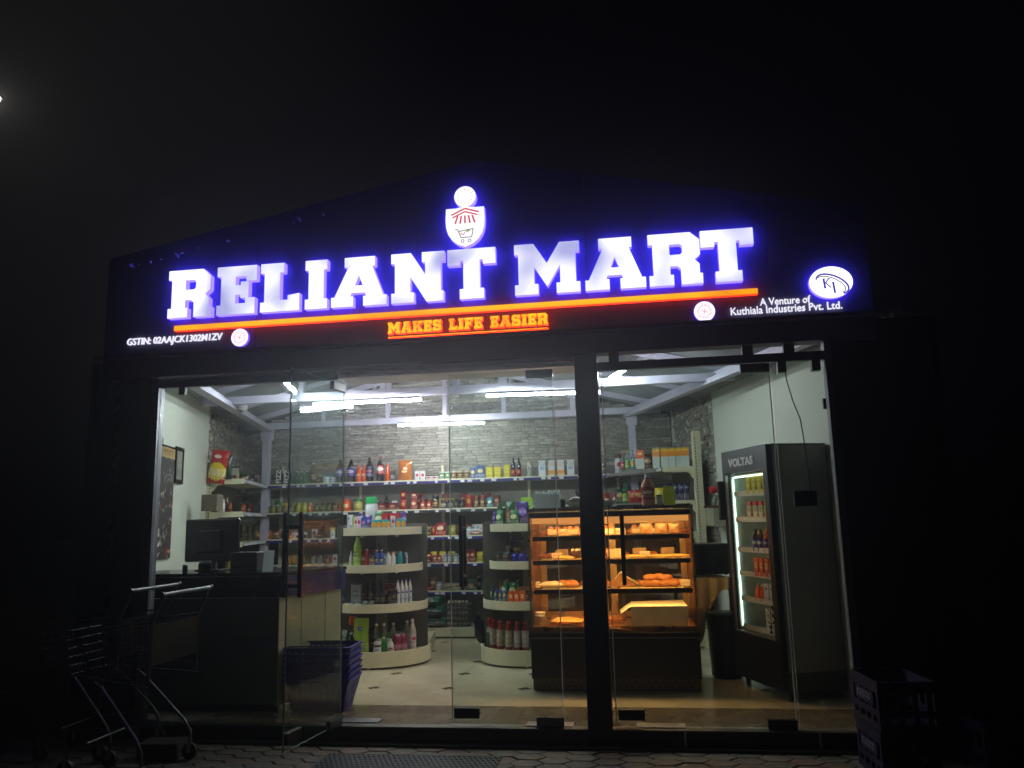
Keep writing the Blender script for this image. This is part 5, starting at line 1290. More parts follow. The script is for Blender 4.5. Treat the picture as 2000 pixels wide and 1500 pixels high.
# sliding doors at the back: amber frames with glass
for x0, x1 in ((CX0+.03, CO[0]+.02), (CO[0]-.02, CX1-.03)):
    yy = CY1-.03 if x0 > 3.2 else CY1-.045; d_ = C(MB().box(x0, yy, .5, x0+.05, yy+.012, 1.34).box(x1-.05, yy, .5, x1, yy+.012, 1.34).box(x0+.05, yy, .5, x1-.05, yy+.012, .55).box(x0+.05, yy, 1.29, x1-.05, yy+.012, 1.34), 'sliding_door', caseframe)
    C(MB().box(x0+.05, yy+.004, .55, x1-.05, yy+.008, 1.29), 'door_pane', clearish('smoked_pane', '#403420', .45), d_)
warm = em('warm_strip', '#ffc070', 50.)
zs_ = [1.195, 1.005, .775]
for i, z in enumerate([1.35]+zs_):
    if i: 
        C(MB().box(CX0+.09, CY0+.09, z+.0005, CO[0]-.05, CY1-.12, z+.002), 'tray_paper', pm('parchment', '#c8b890', .7)); C(MB().box(CO[0]+.06, CY0+.09, z+.0005, CX1-.09, CY1-.12, z+.002), 'tray_paper', pm('parchment', '#c8b890', .7))
        s = C(MB().box(CX0+.03, CY0+.05, z-.008, CX1-.03, CY1-.06, z), 'case_shelf', pane_c)
        C(MB().box(CX0+.03, CY0+.028, z-.03, CX1-.03, CY0+.049, z+.004), 'shelf_front_rail', walnut, s)
        C(MB().box(CX0+.03, CY0+.0265, z+.0045, CX1-.03, CY0+.05, z+.008), 'rail_trim', caseframe, s)
    if i: C(MB().box(CX0+.05, CY0+.052, z-.028, CX1-.05, CY0+.072, z-.018), 'light_strip', warm)
    else: C(MB().box(CX0+.05, CY0+.052, 1.372, CX1-.05, CY0+.08, 1.386), 'light_strip', warm)
C(MB().box(CX0+.03, CY0+.034, 1.305, CX1-.03, CY0+.040, 1.350), 'light_diffuser', em('amber_diffuser', '#f09a50', 1.1))
C(MB().box(CX0+.016, CY0+.004, .487, CO[0]-.002, CY0+.010, 1.36), 'front_glass', pane_c)
C(MB().box(CO[0]+.002, CY0+.004, .487, CX1-.016, CY0+.010, 1.36), 'front_glass', pane_c)
Yc = CY0+.2
tan = pm('bread_crust', '#b0703a', .6, var=.25, scale=25, bump=.4); paper = pm('paper_sheet', '#d8cbb0', .7); cardm = pr('#d8c8b0', '#e0d0b8', '#8a2018', cz=.5, lo=.15, hi=.8, rough=.6)
film = clearish('pastry_film', '#d8b890', .55)
def bun_pack():
    o = MB().box(-.055, -.04, 0, .055, .04, .055).build('pastry_box', film, bevel=.006)
    for x in (-.026, .026):
        b = MB().lathe([(.001, .004), (.022, .008), (.027, .03), (.02, .05), (.006, .058)], 10).build('bun', tan, o, smooth=True); b.location = (x, 0, .02)
    MB().box(-.04, -.042, .012, .04, -.0405, .04).build('sticker', cardm, o); return o
def slice_pack():
    o = g_pouch(.1, .085, .06, film, 'bread_bag', 60)
    for k in range(4): b = MB().box(-.04, -.02+k*.011, .006, .04, -.012+k*.011, .07).build('bread_slice', tan, o, bevel=.006)
    return o
def cat_place(z, y):
    return at_shelf(z, y)
row([('clear pack of glazed buns', 'pastry pack', 'bunp', bun_pack, [1082, 1120, 1188], 'bun packs'), ('price card on a stand', 'price card', 'pc', lambda: g_box(.085, .006, .05, cardm, 'price_card'), [1101, 1212], 'cards'),
     ('tied bag of rusks', 'pastry bag', 'rusk', slice_pack, [1262, 1292, 1316])], 'on the pastry case top shelf', at_shelf(1.203, Yc))
def flatbread():
    o = MB().lathe([(.001, .0), (.1, .0), (.12, .012), (.1, .02), (.02, .026)], 20, sy=.6).build('flat_bread', pm('golden_bread', '#e0b060', .5, var=.2, scale=20), smooth=True)
    MB().lathe([(.001, .0), (.125, .0), (.135, .004)], 20, sy=.62).build('foil_dish', paper, o).location.z = -.002; return o
def toast():
    o = MB().box(-.055, -.06, 0, .055, .06, .075).build('toast_loaf', film, bevel=.008)
    for k in range(6): MB().box(-.048+k*.016, -.05, .004, -.037+k*.016, .05, .066).build('toast_slice', tan, o, bevel=.004)
    return o
def cake():
    o = MB().lathe([(.001, 0), (.05, 0), (.05, .05), (.03, .07), (.001, .075)], 14).build('cake', pm('chocolate', '#3a1c10', .4, var=.3), smooth=True)
    for k in range(5): a = k*1.256; b = MB().lathe([(.001, .0), (.012, .004), (.01, .016), (.001, .02)], 8).build('cream_rosette', pm('cream_icing', '#e8d0b0', .5), o, smooth=True); b.location = (.03*math.cos(a), .03*math.sin(a), .062)
    return o
row([('orange price card', 'price card', 'pc', lambda: 0, [1088]), ('golden flat bread on foil', 'flat bread', 'flb', flatbread, [1109]), ('small chocolate cake with cream rosettes', 'cake', 'cake', cake, [1125]),
     ('sliced toast loaf in clear wrap', 'toast loaf', 'toast', toast, [1204]), ('leaning price card', 'price card', 'pc', lambda: 0, [1260]), ('golden pie on a foil dish', 'flat bread', 'flb', lambda: 0, [1237, 1292, 1320], 'pies')], 'on the pastry case second shelf', at_shelf(1.013, Yc))
def croissant():
    m = MB(); pts = []; rs = []
    for i in range(9):
        t = -1.2+2.4*i/8; pts.append((.05*math.sin(t), .03-.05*math.cos(t)*.8, .022)); rs.append(.007+.022*math.cos(t*1.15)+.003*(i % 2))
    m.tube(pts, rs, 10); return m.build('croissant', tan, smooth=True)
def tent():
    m = MB(); m.add([(-.12, 0, 0), (-.05, -.02, .06), (0, -.03, .12), (.05, -.02, .08), (.14, 0, .02), (-.1, .1, 0), (-.04, .1, .06), (0, .1, .115), (.05, .1, .07), (.13, .1, .02)], [(0, 1, 6, 5), (1, 2, 7, 6), (2, 3, 8, 7), (3, 4, 9, 8)])
    o = m.build('folded_paper', paper); md = o.modifiers.new('t', 'SOLIDIFY'); md.thickness = .003
    MB().xz([[(-.11, 0), (0, .11), (.05, .07), (.12, .015), (.12, 0)]], -.0, .06).build('sandwich', pm('toasted_bread', '#8a5a30', .6, var=.2, scale=30), o).location = (0, 0, 0); return o
row([('price card beside the rolls', 'price card', 'pc', lambda: 0, [1046]), ('long pale loaf on paper', 'loaf', 'loaf', lambda: g_flat(.22, .1, .05, paper, 61, 'loaf'), [1078], 'pale loaf'), ('bread roll', 'bread roll', 'roll', lambda: MB().lathe([(.001, 0), (.04, .004), (.048, .025), (.03, .05), (.001, .058)], 14, sy=.8).build('bread_roll', tan, smooth=True), [1098, 1108, 1120], 'rolls'),
     ('toasted sandwich in folded paper', 'sandwich', 'tent', tent, [1213], 'sandwich'), ('croissant', 'croissant', 'cro', croissant, [1262, 1280, 1300, 1316], 'croissants'), ('price card leaning at the end', 'price card', 'pc', lambda: 0, [1338])], 'on the pastry case third shelf', at_shelf(.783, Yc))
row([('piled croissant', 'croissant', 'cro', lambda: 0, [(1270, .03, .045), (1288, .03, .05), (1302, .02, .042)])], 'on top of the croissant heap', at_shelf(.783, Yc))
def cakebox():
    o = MB().box(-.22, -.13, 0, .22, .13, .15).build('cake_box', pm('white_board', '#c8c8bc', .55), bevel=.002)
    m = MB().add([(-.22, -.135, .152), (.22, -.135, .152), (.20, .14, .175), (-.22, .14, .165), (-.30, -.13, .10), (-.31, .1, .105)], [(0, 1, 2, 3), (0, 3, 5, 4)]); l_ = m.build('box_lid', paper, o); l_.modifiers.new('t', 'SOLIDIFY').thickness = .003
    return o
row([('stack of small foil trays', 'tray stack', 'fts', lambda: g_jar(.1, .05, alu, paper), [1055], 'foil trays'), ('oval cream loaf on paper', 'loaf', 'loaf2', lambda: g_flat(.28, .16, .06, pm('golden_bread', '#e0b060', .5, var=.2, scale=20), 62, 'loaf'), [1108]),
     ('open white cake box', 'cake box', 'cbx', cakebox, [1288])], 'on the pastry case bottom deck', at_shelf(.488, Yc-.01))
def bun():
    return MB().lathe([(.001, 0), (.028, .004), (.036, .02), (.028, .038), (.001, .046)], 12).build('bun', pm('glazed_bun', '#a05a24', .4, var=.3, scale=18, bump=.3), smooth=True)
row([('round glazed bun', 'bun', 'gbun', bun, [1060, 1146, 1232, 1334]), ('small wrapped bun pack', 'pastry pack', 'bunp', lambda: 0, [1098, 1166, 1246, 1278])], 'at the back of the case top shelf', at_shelf(1.203, Yc+.16))
row([('glazed bun', 'bun', 'gbun', lambda: 0, [1062, 1075, 1138, 1152, 1222, 1276]), ('wrapped toast loaf', 'toast loaf', 'toast', lambda: 0, [1098, 1182, 1250, 1304])], 'at the back of the case second shelf', at_shelf(1.013, Yc+.16))
row([('back row bun', 'bun', 'gbun', lambda: 0, [1068, 1084, 1142, 1156, 1188, 1238, 1250]), ('back row croissant', 'croissant', 'cro', lambda: 0, [1100, 1116, 1170, 1318, 1330])], 'at the back of the case third shelf', at_shelf(.783, Yc+.16))
row([('small round loaf', 'bread roll', 'roll', lambda: 0, [1058, 1086, 1138, 1162, 1198, 1212])], 'on the case bottom deck behind', at_shelf(.488, Yc+.14))
# serving tongs lying on the case ledge
tg = empty('serving_tongs', (3.3, CY0-.04, .458)); tag(tg, 'orange lit serving tongs lying on the case ledge', 'tongs'); 
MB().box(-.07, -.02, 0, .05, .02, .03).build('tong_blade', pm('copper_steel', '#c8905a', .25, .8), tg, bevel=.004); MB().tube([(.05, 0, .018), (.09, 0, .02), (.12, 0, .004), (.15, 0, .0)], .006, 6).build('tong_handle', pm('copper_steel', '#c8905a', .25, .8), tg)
C(MB().box(CX0, CY0-.075, .425, CX1, CY0-.0045, .456), 'front_ledge', walnut)
# things standing on the case
Yt = CY0+.3
top = 1.431
def tissuebox():
    o = MB().box(-.11, -.06, 0, .11, .06, .12).build('open_box', seal_m, bevel=.003)
    for k in range(14):
        x = -.1+k*.015; MB().box(x, -.05+.004*(k % 3), .1, x+.006, .045, .135+random.uniform(0, .02)).build('paper_sleeve', seal_m, o)
    for k, x in enumerate((-.05, .02, .06)): MB().tube([(x, 0, .1), (x+.02, .01, .185)], .004, 5).build('straw', pm('green_straw', '#4a7a50', .4), o)
    return o
def bowl():
    m = MB().lathe([(.05, 0), (.055, .004), (.1, .045), (.105, .05), (.098, .05), (.05, .008)], 18); return m.build('bowl', pm('white_melamine', '#c8ccb8', .4), smooth=True)
def jug():
    o = MB().lathe([(.05, 0), (.055, .01), (.056, .06), (.05, .09), (.056, .12), (.054, .17), (.03, .21), (.02, .22), (.02, .235)], 16, sy=.75).build('squeeze_bottle', pm('peach_plastic', '#c87860', .35), smooth=True)
    MB().lathe([(.023, .23), (.023, .262)], 12).build('cap', wht, o); m = MB().lathe([(.058, .05), (.053, .09), (.059, .12), (.058, .15)], 16, sy=.76); m.f = m.f[:-2]; m.m = m.m[:-2]; m.build('label', PK['red'], o, smooth=True); return o
def tentcard():
    m = MB().add([(-.045, -.035, 0), (.045, -.035, 0), (.045, 0, .155), (-.045, 0, .155), (-.045, .035, 0), (.045, .035, 0)], [(0, 1, 2, 3), (3, 2, 5, 4)]); o = m.build('tent_card', pm('yellow_card', '#dce81c', .5)); o.modifiers.new('t', 'SOLIDIFY').thickness = .003
    MB().add([(-.047, -.033, .001), (-.047, 0, .153), (-.047, .033, .001)], [(0, 1, 2)]).build('card_side', blk, o); return o
row([('white box of paper sleeves and straws', 'box', 'tbx', tissuebox, [1070], 'straw box'), ('small dark glass', 'glass', 'dgs', lambda: g_can(.075, .025, clearish('dark_tumbler', '#1c1812', .9)), [1099], 'dark glass'), ('white bowl', 'bowl', 'bowl', bowl, [1128], 'bowl')], 'on top of the pastry case', at_shelf(top, Yt))
row([('dark brownies heap', 'food', 'brn', lambda: g_flat(.12, .08, .06, pm('chocolate', '#3a1c10', .4, var=.3), 63, 'brownies'), [(1126, .0, .035)])], 'in the left white bowl', at_shelf(top, Yt))
row([('white bowl right of the pillar', 'bowl', 'bowl', lambda: 0, [1181], 'bowl'), ('peach squeeze bottle with red label', 'bottle', 'jug', jug, [1267]), ('small white box with black lid', 'box', 'swbx', lambda: g_box(.045, .045, .085, wht, 'box', flap=(blk, .12)), [1289]),
     ('bright yellow folded tent card', 'card', 'tcd', tentcard, [1308])], 'on top of the pastry case', at_shelf(top, Yt-.12))
tr = MB().box(-.3, -.12, 0, .3, .12, .012).build('tray', pm('grey_tray', '#4a4a44', .4), loc=(3.66, Yt+.02, top)); tag(tr, 'flat dark grey tray lying on top of the pastry case', 'tray')

# ------------------------------------------------------------------ fridge
A_ = Vector((4.505, .76)); Bv = Vector((4.25, 1.47)); dv = (Bv-A_).normalized(); fr = empty('fridge', (A_.x, A_.y, 0), math.atan2(dv.y, dv.x)-PI/2)
tag(fr, 'tall black glass-door drinks fridge lettered VOLTAS at the right wall', 'fridge')
# local: +y along the door (away), -x is the door side normal, body extends +x
FL = (Bv-A_).length; FH = 1.865; fb = pm('fridge_black', '#121214', .42, var=.1, scale=8); fpanel = pm('fridge_side', '#8c8c8a', .5, var=.08, scale=4)
MB().box(.05, 0, .06, .50, .02, FH-.01).build('side_panel', fpanel, fr, bevel=.003); MB().box(.05, FL-.02, .06, .50, FL, FH-.01).build('side_panel', fpanel, fr)
MB().box(.48, .02, .06, .50, FL-.02, FH-.01).build('rear_panel', fb, fr); MB().box(.05, 0, FH-.01, .5, FL, FH).build('top_panel', fb, fr); MB().box(.05, .0, .06, .5, FL, .2).build('base_panel', fb, fr)
for x, y in ((.08, .05), (.45, .05), (.08, FL-.05), (.45, FL-.05)): MB().lathe([(.02, 0), (.02, .06)], 8, (x, y)).build('foot', black, fr)
dr = MB().box(0, 0, FH-.19, .048, FL, FH-.004).box(0, 0, .22, .048, .075, FH-.19).box(0, FL-.05, .22, .048, FL, FH-.19).box(0, 0, .07, .048, FL, .42).build('fridge_door', fb, fr, bevel=.003)
MB().box(.012, .076, .421, .022, FL-.051, FH-.191).build('door_pane', pane_c, dr)
MB().box(-.004, FL-.075, .425, .011, FL-.055, FH-.2).build('door_trim', alu, dr); MB().box(-.004, .08, .418, .011, FL-.055, .432).build('door_trim', alu, dr)
MB().box(-.05, FL-.015, 1.3, -.002, FL+.012, 1.62).build('door_handle', black, dr, bevel=.004)
tx = text('VOLTAS', .085, pm('silver_letter', '#b8b8b8', .35), dr, 'fridge_lettering', width=.42, off=.004, ext=.002); tx.rotation_euler = (PI/2, 0, -PI/2); tx.location = (-.003, FL-.13, FH-.135)
lin_ = pm('fridge_liner', '#c8d8cc', .5)
MB().box(.06, .022, .2, .475, .03, FH-.2).box(.06, FL-.03, .2, .475, FL-.022, FH-.2).box(.47, .03, .2, .478, FL-.03, FH-.2).box(.06, .03, FH-.21, .47, FL-.03, FH-.2).build('liner', lin_, fr)
MB().box(.07, FL-.042, .45, .08, FL-.034, FH-.23).build('light_strip', em('fridge_light', '#e8fff0', 4.5), fr)
MB().box(.06, .06, FH-.225, .075, FL-.06, FH-.215).build('light_strip', em('fridge_light', '#e8fff0', 4.5), fr)
wirem = pm('white_wire', '#c8ccc8', .4)
FZ = [1.50, 1.29, 1.05, .86, .66, .44]
for z in FZ:
    m = MB(); 
    for k in range(9): x = .075+k*.048; m.box(x, .034, z-.006, x+.004, FL-.034, z-.002)
    m.box(.072, .034, z-.01, .078, FL-.034, z+.03); m.build('wire_shelf', wirem, fr)
def fpl(z, xo=.10):
    def f(o, y): 
        v = fr.matrix_basis @ Vector((xo, y, z+.001)); o.location = v; o.rotation_euler[2] = math.atan2(dv.y, dv.x)-PI/2-PI/2
    return f
bpy.context.view_layer.update()
WF = 'in the drinks fridge'
row([('yellow drink carton', 'carton', 'fyc', lambda: g_box(.06, .06, .16, PK['yellow']), [.46, .37, .28, .19, .1])], WF+' on the top shelf', fpl(FZ[0]))
row([('red and green fruit drink carton', 'carton', 'frg', lambda: g_box(.06, .06, .15, pr('#c0c8a8', '#609030', '#b02018', band='#b82018')), [.47, .37, .28]), ('orange yellow drink carton', 'carton', 'foy', lambda: g_box(.06, .06, .15, PK['yellow']), [.19, .1])], WF+' on the second shelf', fpl(FZ[1]))
row([('small cola bottle with blue label', 'bottle', 'fcb', bt(.17, .03, cola, blk, PK['blue_label']), [.44, .36]), ('small orange drink bottle', 'bottle', 'fob', bt(.17, .03, orangeade, orgp, PK['blue_label']), [.27, .19, .1])], WF+' on the third shelf', fpl(FZ[2]))
row([('orange patterned juice carton', 'carton', 'fop', lambda: g_box(.06, .06, .14, PK['orange']), [.42, .34, .26, .18, .1])], WF+' on the fourth shelf', fpl(FZ[3]))
row([('orange milk drink bottle', 'bottle', 'fom', bt(.14, .03, orangeade, wht), [.46, .38]), ('blue and white milk carton', 'carton', 'fbw', lambda: g_box(.07, .06, .15, PK['whiteblue']), [.29, .2, .1])], WF+' on the fifth shelf', fpl(FZ[4]))
row([('black bottle with white vertical lettering', 'bottle', 'fizz', lambda: 0, [.26, .18, .1])], WF+' at the bottom', fpl(FZ[5]))

# ------------------------------------------------------------------ table with oven and cloth, flower
tb = empty('side_table', (4.06, 1.95, 0), TH); tag(tb, 'cloth covered table between the pastry case and the fridge', 'table')
cl = pm('table_cloth', '#c0b088', .85, var=.15, scale=6, bump=.2)
MB().box(-.17, -.22, .78, .2, .3, .81).build('table_top', pm('table_wood', '#3a2c20', .5), tb)
for x, y in ((-.15, -.2), (.18, -.2), (-.15, .28), (.18, .28)): MB().box(x-.015, y-.015, 0, x+.015, y+.015, .78).build('leg', dark_metal, tb)
m = MB(); n = 14; vs = []
for j, z in enumerate((.82, .815, .6, .35, .1)):
    for i in range(n+1):
        u = i/n; x = -.19+.34*u; y = (.3 if j == 0 else -.235-.018*math.sin(u*19+j*.8)*(j-.5)*.6)
        if j > 1: x = x*(1-.0*j)
        zz = z if j < 4 else .82-.72*max(.15, (1-u)**1.5*1.0)
        if j == 3: zz = .82-.5*max(.2, (1-u)**1.2)
        if j == 2: zz = .82-.28*max(.35, 1-u*.7)
        vs.append((x, y, zz))
fs = [(j*(n+1)+i, j*(n+1)+i+1, (j+1)*(n+1)+i+1, (j+1)*(n+1)+i) for j in range(4) for i in range(n)]
o = m.add(vs, fs).build('cloth', cl, smooth=True); o.location = (4.06, 1.95, .0); o.rotation_euler[2] = TH; o.modifiers.new('t', 'SOLIDIFY').thickness = .004
tag(o, 'creased cream cloth hanging over the table front beside the fridge', 'cloth')
mw = empty('oven', (4.06, 1.95, .828), TH); tag(mw, 'black countertop oven on the cloth covered table', 'oven')
MB().box(-.16, -.2, .01, .19, .16, .27).build('oven_body', black, mw, bevel=.008); MB().box(-.14, -.206, .03, .1, -.2005, .25).build('oven_door', pm('oven_glass', '#101012', .12), mw)
for x, y in ((-.13, -.17), (.16, -.17), (-.13, .13), (.16, .13)): MB().lathe([(.012, -.001), (.012, .01)], 8, (x, y)).build('foot', black, mw)
MB().lathe([(.015, 0), (.015, .015)], 10).build('oven_knob', dark_metal, mw).location = (.14, -.2, .14)
fl = empty('wall_shelf', (SK(5.23, 2.92)-.06, 2.92, 1.42), TH); tag(fl, 'small dark wooden wall shelf beside the fridge top', 'wall shelf')
MB().box(-.09, -.12, 0, .06, .12, .02).build('shelf_board', pm('red_brown_wood', '#4a1c14', .5), fl); MB().box(-.08, -.11, -.18, .05, .11, -.002).build('pale_box_front', pm('pale_cabinet', '#8a8c74', .6), fl)
fw = empty('flower', (SK(5.23, 2.92)-.075, 2.92, 1.44)); tag(fw, 'red artificial rose standing on the small wall shelf', 'flower')
for k in range(9):
    a = k*2.4; rr = .012+.0035*k; m = MB().lathe([(.004, -.03), (.024, -.008), (.03, .02), (.026, .03)], 7); o = m.build('petal', pm('rose_red', '#b80c1c', .5), fw, smooth=True); o.location = (rr*math.cos(a), rr*math.sin(a), .15+.004*(k % 3)); o.rotation_euler = (.35*math.sin(a), .35*math.cos(a), a)
MB().tube([(0, 0, .13), (.005, 0, .07), (0, 0, .003)], .004, 6).build('stem', grnp, fw); MB().lathe([(.02, 0), (.03, .03), (.022, .06)], 10).build('vase', pl('#6a7a60'), fw, smooth=True)

bn = MB().lathe([(.11, 0), (.13, .02), (.15, .5), (.16, .52), (.14, .53)], 18).build('bin', black, smooth=True, loc=(4.21, 1.72, 0)); tag(bn, 'black round bin on the floor between cloth covered table and fridge', 'bin')
# ------------------------------------------------------------------ counter, left front
ct = empty('counter', (.3, .6, 0)); tag(ct, 'dark cash counter with cream end panels behind the left window', 'counter')
def T(mb, name, mat, parent=None, **k):
    mb.v = [(x-.3, y-.6, z) for x, y, z in mb.v]; return mb.build(name, mat, parent or ct, **k)
c0, c1, c2 = (.86, .30), (1.10, .95), (.88, 1.0)
cfront = pm('dark_counter_front', '#4c493c', .42, var=.25, scale=3)
T(MB().box(-.42, .30, .06, .858, .33, .815), 'front_panel', cfront); T(MB().box(-.42, .36, 0, .84, .38, .06), 'kick_board', black)
dx, dy = (c1[0]-c0[0])/3, (c1[1]-c0[1])/3
pan = pm('cream_laminate', '#c8bf98', .4, var=.06, scale=3)
for k, f in enumerate((0, .34, .72)):
    f1 = (.34, .72, 1)[k]
    a = (c0[0]+(c1[0]-c0[0])*f+.002, c0[1]+(c1[1]-c0[1])*f+.004); b_ = (c0[0]+(c1[0]-c0[0])*f1, c0[1]+(c1[1]-c0[1])*f1-.002)
    T(MB().prism([a, b_, (b_[0]-.02, b_[1]), (a[0]-.02, a[1])], .05, .815), 'end_panel', pan)
T(MB().prism([(-.42, .27), (.89, .27), (1.135, .97), (.6, 1.0), (.5, .85), (-.42, .85)], .975, 1.0), 'counter_top', pm('counter_top_black', '#101012', .2))
T(MB().prism([(-.42, .275), (.885, .275), (.885, .30), (-.42, .30)], .82, .973), 'front_apron', pm('apron_black', '#0c0c0c', .3))
T(MB().prism([(.887, .278), (1.13, .965), (1.10, .965), (.86, .278)], .82, .973), 'end_apron', pm('apron_blue', '#241f66', .35))
T(MB().box(-.40, .4, .4, .82, .8, .42), 'inner_shelf', black)
mo = empty('monitor', (.12, .66, 1.0), -.12); tag(mo, 'black monitor seen from behind on the counter', 'monitor')
MB().box(-.26, -.02, .07, .24, .02, .41).build('screen_back', black, mo, bevel=.012); MB().box(-.12, -.045, .14, .1, -.0205, .32).build('rear_housing', black, mo, bevel=.01)
MB().box(-.02, -.01, .01, .02, .01, .09).build('stand_neck', black, mo); MB().box(-.11, -.08, 0, .11, .08, .012).build('stand_foot', black, mo, bevel=.004)
def ctp(px, y, z=1.001):
    lo, hi = -1., 2.
    for _ in range(40):
        mid = (lo+hi)/2; d = Vector((mid, y, z))-CAM; q = 1000+F*d.dot(_r)/d.dot(_f)
        if q < px: lo = mid
        else: hi = mid
    return (mid, y, z)
pt = empty('potted_plant', ctp(432, .72)); tag(pt, 'small dark bushy plant standing beside the monitor', 'plant')
MB().lathe([(.03, 0), (.04, .07), (.036, .075)], 12).build('pot', pl('#2c2620'), pt, smooth=True); m = MB()
for k in range(150):
    a, b_, rr = random.uniform(0, 2*PI), random.uniform(-.5, 1.4), random.uniform(.02, .06); c = Vector((rr*math.cos(a), rr*math.sin(a), .13+.05*b_))
    t1 = Vector([random.uniform(-1, 1) for _ in range(3)]).normalized()*.014; t2 = Vector([random.uniform(-1, 1) for _ in range(3)]).normalized()*.007
    m.add([c-t1, c+t2, c+t1, c-t2], [(0, 1, 2, 3)])
q = m.build('leaves', pm('dark_leaf', '#3c4220', .6), pt); q['kind'] = 'stuff'
j = g_jar(.085, .05, pl('#222222'), alu); j.location = ctp(400, .45); j.name = 'steel_canister'; tag(j, 'dark canister with shiny steel lid on the counter', 'canister')
j = g_jar(.06, .02, pl('#1a1a1a'), alu); j.location = ctp(361, .42); j.name = 'shaker'; tag(j, 'small shiny topped shaker on the counter left side', 'shaker')
pc_ = empty('card_printer', ctp(478, .50)); tag(pc_, 'dark grey box-shaped billing printer on the counter', 'printer')
MB().prism([(-.09, -.07), (.13, -.07), (.13, .09), (-.09, .09)], 0, .145).build('printer_body', pm('grey_plastic', '#3a3a3e', .45), pc_, bevel=.006); MB().box(-.07, -.073, .03, .11, -.0705, .045).build('paper_slot', black, pc_)
fc = empty('leaflet_stand', ctp(524, .40)); tag(fc, 'white leaflet leaning in a stand at the counter end', 'leaflet')
m = MB().add([(-.04, -.02, 0), (.045, -.02, 0), (.03, .035, .155), (-.055, .035, .155)], [(0, 1, 2, 3)]); o = m.build('leaflet', seal_m, fc); o.modifiers.new('t', 'SOLIDIFY').thickness = .003
MB().add([(-.05, .0, 0), (-.045, .07, 0), (-.06, .035, .15)], [(0, 1, 2)]).build('stand_leg', black, fc)
# basket stack
bk0 = None
bm_ = pm('basket_blue', '#241c8c', .4, var=.1, scale=14)
def basket():
    r = empty('shopping_basket')
    m = MB(); w0, d0, w1, d1, h = .19, .12, .245, .165, .22
    def ring(f, z): a, b_ = w0+(w1-w0)*f, d0+(d1-d0)*f; return [(-a, -b_, z), (a, -b_, z), (a, b_, z), (-a, b_, z)]
    lv = [ring(f, f*h) for f in (0, .15, .55, .9, 1)]
    for k in range(4):
        lo, hi = lv[k], lv[k+1]
        if k in (1, 2):     # slotted walls
            for e in range(4):
                A0, A1, B0, B1 = Vector(lo[e]), Vector(lo[(e+1) % 4]), Vector(hi[e]), Vector(hi[(e+1) % 4]); n = 10 if e % 2 == 0 else 7
                for q in range(n):
                    f0, f1 = q/n, (q+.62)/n; m.add([A0.lerp(A1, f0), A0.lerp(A1, f1), B0.lerp(B1, f1), B0.lerp(B1, f0)], [(0, 1, 2, 3)])
        else:
            for e in range(4): m.add([lo[e], lo[(e+1) % 4], hi[(e+1) % 4], hi[e]], [(0, 1, 2, 3)])
    m.add(lv[0], [(3, 2, 1, 0)]); o = m.build('basket_body', bm_, r); o.modifiers.new('t', 'SOLIDIFY').thickness = .003
    m = MB(); R = ring(1.0, h); 
    for e in range(4): beam(m, R[e], R[(e+1) % 4], .016, .014)
    m.build('rim', bm_, r)
    for s in (-1, 1): MB().tube([(-w1+.02, s*(d1-.01), h), (-w1*.8, s*(d1-.03), h+.012), (w1*.8, s*(d1-.03), h+.012), (w1-.02, s*(d1-.01), h)], .005, 6).build('handle', black, r)
    return r
for k in range(6):
    o = basket() if k == 0 else dup(bk0)
    if k == 0: bk0 = o
    o.location = (1.145, .47, .002+k*.045); o.rotation_euler[2] = .06+random.uniform(-.02, .02)
    tag(o, f'blue shopping basket, {["lowest", "second up", "third up", "fourth up", "fifth up", "topmost"][k]} in the stack beside the counter end', 'basket', 'stacked blue shopping baskets')
# poster and framed certificate on the left wall
def wallpt(px, py, a=-.35, off=.055):
    d = _f+_r*((px-1000)/F)-_u*((py-750)/F); t = (a+off-CAM.x-K*CAM.y)/(d.x+K*d.y); return CAM+t*d
def onwall(name, y0, y1, z0, z1, label, cat, a=-.35, off=.055):
    r = empty(name, (SK(a, y0)+off, y0, z0), TH+PI/2); tag(r, label, cat); return r, (y1-y0)*math.hypot(1, K), z1-z0
p0, p1 = wallpt(311, 871), wallpt(338, 880)
y0 = p0.y; y1 = wallpt(337, 960).y; print('POSTER', p0, y1)
r, w, h = onwall('poster', y0, y1, 1.08, 2.07, 'tall floral patterned banner hanging at the left window edge', 'poster')
def floralmat():
    m, n, l, b = newmat('floral_print'); t = n.new('ShaderNodeTexCoord'); v = n.new('ShaderNodeTexVoronoi'); v.inputs['Scale'].default_value = 7; no = n.new('ShaderNodeTexNoise'); no.inputs['Scale'].default_value = 5; no.inputs['Detail'].default_value = 6
    l.new(t.outputs['Object'], no.inputs['Vector']); ad = n.new('ShaderNodeVectorMath'); ad.operation = 'ADD'; l.new(t.outputs['Object'], ad.inputs[0]); l.new(no.outputs['Color'], ad.inputs[1]); l.new(ad.outputs[0], v.inputs['Vector'])
    r = n.new('ShaderNodeValToRGB'); l.new(no.outputs[0], r.inputs[0]); e = r.color_ramp.elements; e[0].position = .38; e[0].color = lin('#201c1c'); e[1].position = .62; e[1].color = lin('#a83428')
    for p_, c in ((.44, '#b0aca6'), (.5, '#5a5450'), (.56, '#c8c0b4'), (.59, '#8a7850')): q = e.new(p_); q.color = lin(c)
    x = n.new('ShaderNodeMix'); x.data_type = 'RGBA'; mr_ = n.new('ShaderNodeMath'); mr_.operation = 'LESS_THAN'; mr_.inputs[1].default_value = .32; l.new(v.outputs[0], mr_.inputs[0]); l.new(mr_.outputs[0], x.inputs[0]); l.new(r.outputs[0], x.inputs[7]); x.inputs[6].default_value = lin('#3a3634')
    l.new(x.outputs[2], b.inputs['Base Color']); b.inputs['Roughness'].default_value = .6; return m
floral = floralmat()
